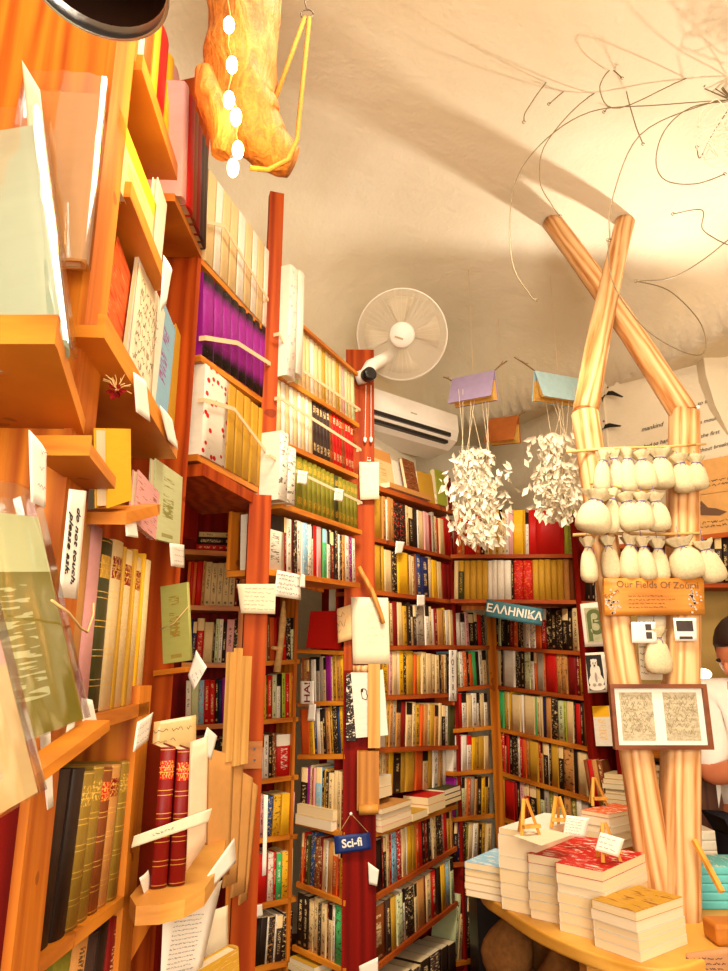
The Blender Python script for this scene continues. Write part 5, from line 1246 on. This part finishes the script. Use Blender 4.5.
# things under the table
SK = plain('sack_cloth', '#8a5a2c', .95, .1, .3, 60)
for k, (x_, y_, r_) in enumerate(((.42, 2.33, .075), (.57, 2.36, .085), (.53, 2.16, .065), (.74, 2.3, .085))):
    m = MB(); m.smooth = True
    for i in range(1): m.sphere(V((x_, y_, r_*1.5+.43)), r_, 18, (1, 1, 1.5))
    m.v = [v+V((noise.noise(v*9), noise.noise(v*9+V((5, 0, 0))), noise.noise(v*9+V((0, 7, 0)))))*.03 for v in m.v]
    tag(m.build('cloth_sack', SK), f'brown cloth sack in the dark under the table, {("leftmost", "middle", "lowest", "rightmost")[k]} of four', 'sack', 'sacks stored under the table')
m = MB(); m.box((.36, 2.1, .0), (.86, 2.45, .44)); tag(m.build('storage_crate', wood('dark_crate', '#6a3a18', '#3e1e0a', 'h', .7)), 'dark wooden crate carrying the sacks beneath the table', 'crate')

sb_ = empty('storage_box', V((.53, 3.2, 0)), 'black storage box standing in the far corner below the shelves', 'box')
m = MB(); m.box((.44, 3.06, 0), (.62, 3.30, .5)); m.build('box_body', BLACKP, parent=sb_)
m = MB(); m.box((.43, 3.05, .501), (.63, 3.31, .535)); m.build('lid', BLACKP, parent=sb_)
# ================================================================ right side behind the logs ==============================
PF = Pl((1.055, 3.155), (1.825, 2.515))
cF = empty('wall_bookcase', (1.2, 2.9, 0), 'low bookcase along the right wall behind the log posts', 'bookcase')
LF = .95
def zp(px, py, pl=PF): return pl.hit(px, py).z
panel(cF, PF, .03, LF, .1, 1.9, .172, STONE)
def fshelf(z, s0, s1, mat=REDH):
    m = MB(); m.box((s0, 0, z-.02), (s1, .18, z), frame(PF.a, PF.d, PF.n, Z3)); m.build('shelf', mat, parent=cF)
upright(cF, PF, .01, .03, .1, 1.9, .18, MAROON)
row(cF, PF, (584, 601), (602, 601), (590, 545), 'K3 K3v k2 K4v W2 K3 k4', 'dark row left of the sachets', 'dark books behind the sachets', .13, bd=.18)
row(cF, PF, (672, 583), (760, 583), (690, 532), 'S3 k3v t4 S4v k3 t3 S5 k4 K4 S4 k4 t4 S4', 'grey-blue row right of the sachets', 'grey books behind the sachets', .13, bd=.18)
row(cF, PF, (585, 747), (625, 762), (600, 708), 'B3 O3', 'ledge with the yellow picture book', 'books on the ledge', .1, bd=.18) if False else None
a = PF.hit(585, 748); b = PF.hit(640, 748); fshelf(a.z, .03, LF, PINE)
faceout('paperback_book', PF, (596, 746), (613, 746), (595, 706), .012, 'W', 'white book with a big yellow flower face out beside the frame', cover='block', ink='y', hard=False, lean=.1)
zz = PF.hit(600, 806).z; fshelf(zz, .03, LF)
row(None, PF, (590, 806), (608, 806), (597, 757), 'B4 R5 T5 B5', 'brown row under the yellow flower book', 'brown books under the ledge', .13, board=False)
slab(PF, 606, 648, 803, 30, 6, .12, 'YCYcYC', 'cream books piled behind the left log', 'cream pile behind the left log', .01, 4)
slab(PF, 652, 672, 790, 26, 4, .1, 'WKWk', 'books piled between the logs', 'chequered pile between the logs', .01, 3)
row(None, PF, (690, 806), (760, 806), (700, 768), 'R4 K5 R4x K6 D4 k5 W4 R4', 'low dark row right of the logs', 'books right of the logs', .13, board=False)
row(cF, PF, (690, 750), (760, 752), (700, 700), 't6 C4 Y5 t5 R4 C5 O4 k4', 'teal row right of the framed print', 'books right of the frame', .13, bd=.18, bmat=PINE)
fshelf(PF.hit(690, 850).z, .03, LF)
row(None, PF, (640, 850), (700, 850), (660, 812), 'W6 R3 W5 p4 C5 W5 R4 C4', 'pale row behind the lower logs', 'books behind the lower logs', .13, board=False)
# printed cartons on the bookcase top
CARD = plain('carton', '#cf9a58', .8, .2, .1)
zc_ = 1.905
for k, (s0, s1, h0, h1, lab) in enumerate(((.34, .95, 0, .17, 'wide tan carton with a printed bird, lower of two on the bookcase'), (.36, .93, .172, .32, 'tan carton stacked on the bird-printed one'))):
    ct = empty('cardboard_carton', PF.a+PF.d*s0+Z3*(zc_+h0), lab, 'carton', 'cartons on the right bookcase')
    m = MB(); m.box((s0, .01, zc_+h0), (s1, .18, zc_+h1), frame(PF.a, PF.d, PF.n, Z3)); m.build('carton_body', CARD, parent=ct)
    fr = frame(PF.a+PF.d*s0-PF.n*-.009+Z3*(zc_+h0), PF.d, Z3, -PF.n); fr = frame(PF.a+PF.d*s0+PF.n*.0088+Z3*(zc_+h0), PF.d, Z3, PF.d.cross(Z3))
    sb = MB(); scribble(sb, fr @ Matrix.Translation((.05, .015, 0)), .4, .05, 2, .6, .0025, 50+k); sb.build('printing', plain('carton_ink%d' % k, '#6a4a30', .8), parent=ct)
    if k == 0:
        m = MB(); bp_ = [(0, 0), (.07, -.012), (.1, .0), (.06, .02), (.03, .028), (.014, .05), (.008, .06), (-.004, .054), (.004, .04), (-.01, .02)]
        m.prism([(x+.12, y+.085) for x, y in bp_], .0003, .0012, fr); m.build('printed_bird', plain('carton_bird', '#6a4a30', .8), parent=ct)
m = MB(); m.box((.03, 0, 1.885), (LF, .185, 1.905), frame(PF.a, PF.d, PF.n, Z3)); m.build('top_board', REDH, parent=cF)
# wall writing and painted swallows
WT = plain('wall_ink', '#3a2a20', .8)
lines = [((641, 430), 'mankind', .05), ((643, 447), 'had to handle', .045), ((652, 459), 'before', .04), ((647, 468), 'when all we', .042), ((650, 478), 'were by day', .04),
         ((697, 404), 'so that', .042), ((694, 424), 'the mountains', .042), ((694, 438), 'as the first', .042), ((694, 452), 'without breaking', .04), ((694, 464), 'and not going back', .04), ((696, 487), 'behind mornings', .04), ((700, 498), 'of the sunset', .042)]
def wallpt(px, py):
    P_ = PW if px < 624 else PW2; q = P_.sh(.004).hit(px, py); d = .004
    while ceil_z(q.x, q.y) < q.z+.004 and d < .4 and q.z > ZS-.02: d += .003; q = P_.sh(d).hit(px, py)
    return q
wi = empty('wall_writing', PW2.hit(690, 480)-PW2.n*.01, 'lines of dark handwriting painted on the plaster wall behind the logs', 'writing')
for (px, py), s_, sz in lines:
    p = wallpt(px, py); L_ = frame(p, PW2.d, Z3, PW2.d.cross(Z3)) @ Matrix.Rotation(.06+.02*math.sin(px), 4, 'Z')
    text_mesh(s_, sz*.6, WT, 'written_line', L_, wi, align='LEFT', ext=.0006, shear=.4)
def swallow(px, py, sc, lab, rot):
    p = wallpt(px, py); o = empty('painted_swallow', p, lab, 'painting', 'swallows painted on the wall'); fr = frame(p, PW.d, Z3, PW.d.cross(Z3)) @ Matrix.Rotation(rot, 4, 'Z')
    def pr(poly, z, mat, nm): m = MB(); m.prism([(x*sc, y*sc) for x, y in poly], z, z+.0015, fr); m.build(nm, mat, parent=o)
    pr([(0, .02), (.10, -.01), (.24, -.13), (.22, -.135), (.09, -.06), (-.02, -.02)], 0, BLACKP, 'wing')
    pr([(0, .0), (-.05, -.03), (-.10, -.03), (-.07, -.04), (-.06, -.09), (-.045, -.05), (-.01, -.02)], 0, BLACKP, 'tail')
    pr([(-.02, -.01), (.0, .035), (.03, .05), (.045, .035), (.03, .0), (0, -.02)], .0016, WHITE, 'breast')
    pr([(.025, .05), (.035, .065), (.055, .055), (.045, .035)], .0032, plain('swallow_red', '#b0402a', .7), 'face')
swallow(606, 393, .44, 'painted swallow with a black wing, higher of the two on the wall', 0)
swallow(603, 427, .44, 'painted swallow with a black wing, lower of the two on the wall', .25)
# wire sculpture hanging at upper right
ws = empty('wire_sculpture', atY(742, 88, 1.95), 'wild spray of thin looping wires with a pale tangle, hung at upper right', 'sculpture')
AR = [[(728, 96), (690, 60), (620, 48), (560, 70), (528, 108), (524, 122)], [(728, 97), (680, 70), (620, 66), (575, 84), (549, 104)], [(728, 98), (670, 80), (600, 90), (548, 140), (540, 180), (552, 205), (560, 216)],
      [(728, 99), (690, 84), (650, 80), (618, 98), (604, 112)], [(728, 95), (700, 55), (665, 36), (640, 42), (626, 80), (634, 120), (643, 144)], [(728, 100), (660, 105), (590, 112), (540, 145), (513, 190), (512, 260), (530, 295), (537, 300)],
      [(728, 102), (700, 106), (640, 135), (612, 200), (610, 240)], [(728, 100), (690, 108), (665, 130), (656, 160), (665, 180), (695, 184), (725, 174)], [(728, 110), (712, 135), (700, 158), (697, 147)], [(728, 240), (700, 262), (670, 278), (636, 281)],
      [(636, 281), (668, 290), (695, 315), (705, 335), (704, 352), (690, 354), (660, 340), (635, 318), (612, 280), (608, 240)], [(704, 87), (716, 60), (714, 20), (700, -10)], [(728, 94), (700, 74), (620, 108), (600, 90), (610, 70), (622, 78)], [(690, 0), (680, 8), (666, 17)], [(706, 9), (728, 4)],
      [(728, 245), (714, 238), (702, 228), (702, 210), (673, 214)]]
def smooth(P, n=6):
    out = []
    for i in range(len(P)-1):
        p0, p1, p2, p3 = P[max(i-1, 0)], P[i], P[i+1], P[min(i+2, len(P)-1)]
        for k in range(n):
            t = k/n; out.append(.5*((2*p1)+(p2-p0)*t+(2*p0-5*p1+4*p2-p3)*t*t+(3*p1-p0-3*p2+p3)*t**3))
    return out+[P[-1]]
rr = random.Random(5)
for k, A in enumerate(AR):
    dy = rr.uniform(-.2, .12)
    P = smooth([atY(x, y, 1.95+dy*min(1, i*.4)) for i, (x, y) in enumerate(A)]); m = MB(); m.tube(P, .0019, 5); e = P[-1]; m.tube([e+V((.006*math.cos(a), 0, .006*math.sin(a))) for a in (0, 1, 2, 3, 4, 5)], .0012, 5)
    m.build('wire', WIRE, parent=ws)
PALE = plain('pale_wire', '#efe4c8', .5, .3, .02)
for k in range(9):
    c = atY(733+rr.uniform(-16, 14), 130+rr.uniform(-22, 22), 1.95+rr.uniform(-.05, .05)); m = MB(); P = []
    a0 = rr.random()*6; rd = rr.uniform(.03, .06)
    for q in range(26): a = a0+q*.55; P.append(c+V((rd*math.cos(a)*(1+.3*math.sin(q)), rd*.6*math.sin(a*1.3), rd*math.sin(a)*(1-.02*q))))
    m.tube(smooth(P, 2), .0017, 5); m.build('pale_tangle', PALE, parent=ws)
m = MB(); c = V(ws.location); m.tube([c, V((c.x, c.y, ceil_z(c.x, c.y)))], .002, 5); m.build('hanger', WIRE, parent=ws)
# right of the table: teal books, block, panel, lamp, sign
def pstack(x0, y0, dx, dy, z0, n, t, c, top, where, gr):
    z = z0+.0005
    for k in range(n):
        cc = top if k == n-1 else c; M = frame(V((x0+dx, y0, z)), Z3, V((0, 1, 0)), V((-1, 0, 0)))
        pos = 'bottom' if k == 0 else 'top' if k == n-1 else f'{ORD[k]} up'
        book('new_paperback', M, t, dy, dx, cc, 'plain', 'W', False, f'{shade_name(cc)} covered book, {pos} in the {where}', gr, 'picture' if k == n-1 else 'plain'); z += t+.0005
    return z
pstack(.875, 2.06, .175, .13, ZT, 5, .02, 'u', 'u', 'teal stack right of the logs', 'teal books right of the logs')
pstack(.885, 2.215, .13, .11, ZT, 6, .026, 'W', 'W', 'white stack behind the teal one', 'white books right of the logs')
m = MB(); m.bar(atY(694, 840, 1.96), atY(722, 892, 1.88), .012, .010); tag(m.build('wooden_prop', EZ), 'thin slanting wooden stick leaning against the teal stack', 'stick')
m = MB(); m.box((.80, 1.80, ZT+.0005), (.90, 1.87, ZT+.045)); o_ = m.build('wooden_wedge', wood('wedge', '#cc7f28', '#a85e14', 'h', .5)); b_ = o_.modifiers.new('b', 'BEVEL'); b_.width = .008; b_.segments = 3; tag(o_, 'orange wooden block at the table corner by the upright log', 'block')
sheet('kraft_notice', yplane(1.74), ((684, 985), (735, 985), (732, 947), (686, 953)), 'tan handwritten notice at the table corner, lower right', 'sign', 5, 0, plain('notice_tan', '#b98152', .8), sd=61, th=.003, stroke=.0012)
DK = empty('counter', V((1.5, 2.2, 0)), 'dark brown counter edge beside the person', 'counter')
m = MB(); m.box((1.04, 2.44, 1.02), (1.62, 2.62, 1.06)); m.build('counter_top', wood('counter_wood', '#5a3014', '#38190a', 'h', .45), parent=DK)
m = MB(); m.box((1.07, 2.46, 0), (1.6, 2.6, 1.02)); m.build('counter_body', wood('counter_body_wood', '#5a3014', '#38190a', 'z', .5), parent=DK)
pn, fr, w, h = sheet('leaning_panel', Pl((1.0, 2.50), (1.3, 2.44)), ((697, 824), (716, 822), (724, 766), (708, 767)), 'white panel with a dark beetle-like mark leaning on the counter', 'panel', 0, .0, WHITE, th=.01)
m = MB(); m.prism([(w*(.5+.22*math.cos(a)), h*(.62+.13*math.sin(a)+.08*math.cos(a))) for a in [k*math.pi/8 for k in range(16)]], .0005, .002, fr); m.build('dark_mark', plain('mark_green', '#2a3020', .6), parent=pn)
# lamp by the counter
lp = empty('counter_lamp', V((1.28, 2.52, 1.06)), 'small glowing white lamp behind the upright log by the counter', 'lamp')
c = V((1.22, 2.5, 1.33)); c = atY(702, 674, 2.54)
m = MB(); m.sphere(c, .026, 18, (1.25, 1, .75)); m.build('lamp_shade', glow('lamp_glow', '#fff0cf', 4.0), parent=lp)
m = MB(); m.tube([V((c.x+.02, c.y+.02, 1.061)), c+V((.02, .02, -.1)), c+V((.01, 0, -.02))], .006, 8); m.lathe([(.05, 1.061), (.05, 1.07), (.01, 1.078)], 20, Matrix.Translation((c.x+.02, c.y+.02, 0))); m.build('stem', plain('brass', '#a8803a', .35, .5, .05, Metallic=.8), parent=lp)
# olive glazed jar behind
jr = MB(); jp = atY(697, 668, 2.56); jr.lathe([(.03, 0), (.055, .03), (.06, .08), (.045, .13), (.03, .15), (.036, .165)], 20, Matrix.Translation((jp.x+.0, 2.55, 1.061)))
jo = jr.build('glazed_jar', plain('olive_glaze', '#8a7430', .25, .5, .2, 20)); tag(jo, 'olive glazed jar standing on the counter behind the upright log', 'jar')
# ---- person at the counter, head bowed
HC = atY(744, 655, 2.42)
def person():
    px_, py_ = HC.x, HC.y; fl = 0
    J = {'pel': (px_+.03, py_+.05, .84), 'spi': (px_+.03, py_+.04, 1.02), 'che': (px_+.02, py_+.03, 1.20), 'nek': (px_+.01, py_+.01, 1.335), 'hed': (HC.x, HC.y, HC.z-.03), 'cro': (HC.x, HC.y-.005, HC.z+.045)}
    for s, q in ((-1, 'l'), (1, 'r')):
        J['sh'+q] = (px_+.02+s*.16, py_+.03, 1.27); J['el'+q] = (px_+.02+s*.20, py_-.04, 1.03); J['wr'+q] = (px_+.02+s*.10, py_-.20, 1.10); J['ha'+q] = (px_+.02+s*.075, py_-.25, 1.115)
        J['hi'+q] = (px_+.03+s*.09, py_+.05, .80); J['kn'+q] = (px_+.03+s*.10, py_+.03, .46); J['an'+q] = (px_+.03+s*.10, py_+.06, .09); J['to'+q] = (px_+.03+s*.11, py_-.08, .04)
    Rr_ = {'pel': .14, 'spi': .125, 'che': .14, 'nek': .055, 'hed': .082, 'cro': .075}
    for q in 'lr': Rr_.update({'sh'+q: .065, 'el'+q: .046, 'wr'+q: .028, 'ha'+q: .03, 'hi'+q: .095, 'kn'+q: .06, 'an'+q: .042, 'to'+q: .035})
    E = [('pel', 'spi'), ('spi', 'che'), ('che', 'nek'), ('nek', 'hed'), ('hed', 'cro')]
    for q in 'lr': E += [('che', 'sh'+q), ('sh'+q, 'el'+q), ('el'+q, 'wr'+q), ('wr'+q, 'ha'+q), ('pel', 'hi'+q), ('hi'+q, 'kn'+q), ('kn'+q, 'an'+q), ('an'+q, 'to'+q)]
    # five fingers per hand
    for s, q in ((-1, 'l'), (1, 'r')):
        b = V(J['ha'+q])
        for k in range(5):
            a = b+V((-s*(.016-.011*k) if k < 4 else -s*.028, -.035 if k < 4 else -.012, .004)); c = a+V((-s*.002, -.03, -.006) if k < 4 else (-s*.012, -.022, .002)); d = c+V((0, -.018, -.02))
            for nm, p, r in (('a', a, .0095), ('b', c, .0085), ('c', d, .007)): J[f'f{q}{k}{nm}'] = tuple(p); Rr_[f'f{q}{k}{nm}'] = r
            E += [('ha'+q, f'f{q}{k}a'), (f'f{q}{k}a', f'f{q}{k}b'), (f'f{q}{k}b', f'f{q}{k}c')]
    return J, Rr_, E
J, Rr_, E = person()
SKIN = plain('skin', '#c8764e', .5, .4, .06); HAIR = plain('dark_hair', '#2c160c', .5, .4, .3, 120); SHIRT = plain('white_shirt', '#ece2d2', .9, .1, .05); TROU = plain('dark_trousers', '#2a2830', .9, .1)
def skin_obj(name, keys, edges, rad, mat, parent=None, root=None, sub=2, M=None):
    me = bpy.data.meshes.new(name); ix = {k: i for i, k in enumerate(keys)}
    org = V(J['pel']); org.z = 0
    me.from_pydata([tuple(V(J[k])-org) for k in keys], [(ix[a], ix[b]) for a, b in edges], []); me.materials.append(mat)
    o = bpy.data.objects.new(name, me); COL.objects.link(o)
    if parent: o.parent = parent
    else: o.location = org
    sk = o.modifiers.new('skin', 'SKIN'); sk.use_smooth_shade = True
    for k in keys: d = me.skin_vertices[0].data[ix[k]]; d.radius = (rad[k], rad[k]); d.use_root = (k == root)
    sb_ = o.modifiers.new('sub', 'SUBSURF'); sb_.levels = sub; sb_.render_levels = sub
    return o
pe = skin_obj('person', list(J), E, Rr_, SKIN, root='pel')
tag(pe, 'person with short dark hair and white shirt, head bowed at the counter', 'person')
tk = ['pel', 'spi', 'che'] + [a+q for q in 'lr' for a in ('sh', 'el')]
skin_obj('shirt', tk, [('pel', 'spi'), ('spi', 'che')] + [e for q in 'lr' for e in (('che', 'sh'+q), ('sh'+q, 'el'+q))], {k: Rr_[k]*1.16+.006 for k in tk}, SHIRT, pe, 'pel')
tk = ['pel'] + [a+q for q in 'lr' for a in ('hi', 'kn', 'an')]
skin_obj('trousers', tk, [e for q in 'lr' for e in (('pel', 'hi'+q), ('hi'+q, 'kn'+q), ('kn'+q, 'an'+q))], {k: Rr_[k]*1.14+.006 for k in tk}, TROU, pe, 'pel')
# head shape: face looks down and towards the left; hair cap over the crown
hd = Matrix.Translation(HC) @ Matrix.Rotation(-1.15, 4, 'Z') @ Matrix.Rotation(.35, 4, 'X')
m = MB(); m.smooth = True
m.sphere(V((0, 0, 0)), .088, 24, (.86, 1.05, 1.25)); m.v = [hd @ v for v in m.v]; hm = m.build('head', SKIN, parent=pe)
def bit(name, c, r, sc, mat): m = MB(); m.smooth = True; m.sphere(V(c), r, 14, sc); m.v = [hd @ v for v in m.v]; return m.build(name, mat, parent=pe)
bit('nose', (0, -.096, -.012), .014, (.8, 1.1, 1.5), SKIN); bit('mouth', (0, -.086, -.052), .016, (1.3, .5, .45), plain('lips', '#a8503c', .5))
for s in (-1, 1): bit('ear', (s*.077, .005, -.005), .02, (.4, .8, 1.4), SKIN); bit('eye', (s*.032, -.084, .012), .010, (1.2, .6, .7), BLACKP)
m = MB(); m.smooth = True; m.sphere(V((0, .012, .022)), .096, 26, (.9, 1.04, 1.18))
keep = lambda v: not (v.y < -.045 and v.z < .055) and v.z > -.055
g = [i for i, f in enumerate(m.f) if all(keep(m.v[k]) for k in f)]
m.f = [m.f[i] for i in g]; m.m = [0]*len(g); m.sm = [True]*len(g); m.uv = {}
m.v = [hd @ (v*(1+.02*noise.noise(v*60))) for v in m.v]; hr = m.build('hair', HAIR, parent=pe); sd_ = hr.modifiers.new('s', 'SOLIDIFY'); sd_.thickness = .006
# plaster arch at the far right edge
m = MB(); poly = [atY(x, y, 2.95) for x, y in ((745, 228), (722, 250), (709, 275), (702, 305), (701, 340), (706, 375), (715, 405), (728, 432), (745, 455))]
pts2 = [(p.x, p.z) for p in poly]+[(2.3, poly[-1].z), (2.3, poly[0].z)]
m.prism([(x, -z) for x, z in pts2], 2.95, 3.15, frame((0, 0, 0), V((1, 0, 0)), V((0, 0, -1)), V((0, 1, 0)))); tag(m.build('trim_1', PLASTER), kind='structure')
# ---------------------------------------------------------------- camera and light
cam = bpy.data.cameras.new('camera'); co = bpy.data.objects.new('camera', cam); COL.objects.link(co)
co.location = CAM; co.rotation_euler = (math.pi/2+PIT, 0, 0)
cam.sensor_fit = 'VERTICAL'; cam.sensor_height = 36; cam.lens = 36*F/971; cam.clip_start = .01
SC.camera = co
def light(name, typ, loc, energy, col, size=.1, rot=None, **k):
    l = bpy.data.lights.new(name, typ); l.energy = energy; l.color = lin(col)
    if typ == 'AREA': l.size = size
    else: l.shadow_soft_size = size
    for a, b in k.items(): setattr(l, a, b)
    o = bpy.data.objects.new(name, l); COL.objects.link(o); o.location = loc
    if rot: o.rotation_euler = rot
    return o
def aim(o, to): o.rotation_euler = (V(to)-o.location).to_track_quat('-Z', 'Y').to_euler()
w = bpy.data.worlds.new('world'); SC.world = w; w.use_nodes = True
w.node_tree.nodes['Background'].inputs[0].default_value = (*lin('#ffecd2'), 1); w.node_tree.nodes['Background'].inputs[1].default_value = .35
o = light('doorway_daylight', 'AREA', (.35, -1.3, 1.7), 74, '#fff4e4', 1.8); aim(o, (.2, 3, 1.5))  # added fill from behind the camera; the wall there has no opening
o = light('room_fill', 'POINT', (.9, .7, 1.7), 9, '#fff0dc', .2)  # invented point fill out of view, no fixture belongs to it
o = light('ceiling_lamp', 'AREA', (.4, .95, 3.28), 30, '#fff4e2', 1.0)  # added area fill above the view, evens out near and far
o = light('corner_fill', 'SPOT', (.2, 1.35, 3.1), 120, '#fff2de', .2, spot_size=math.radians(62), spot_blend=.6); aim(o, (.5, 3.2, 1.2))  # added spot without a fixture, brightens the far corner shelves
o = light('wall_spotlight', 'SPOT', (1.62, 2.74, 2.30), 46, '#fff6e8', .03, spot_size=math.radians(72), spot_blend=.4); aim(o, (.9, 2.2, 3.05))
o = light('string_light_glow', 'POINT', (-.22, 1.12, 2.35), 3, '#ffc878', .05)
SC.view_settings.view_transform = 'Standard'; SC.view_settings.look = 'None'; SC.view_settings.gamma = 1
SC.view_settings.use_curve_mapping = False; SC.view_settings.exposure = 0.68
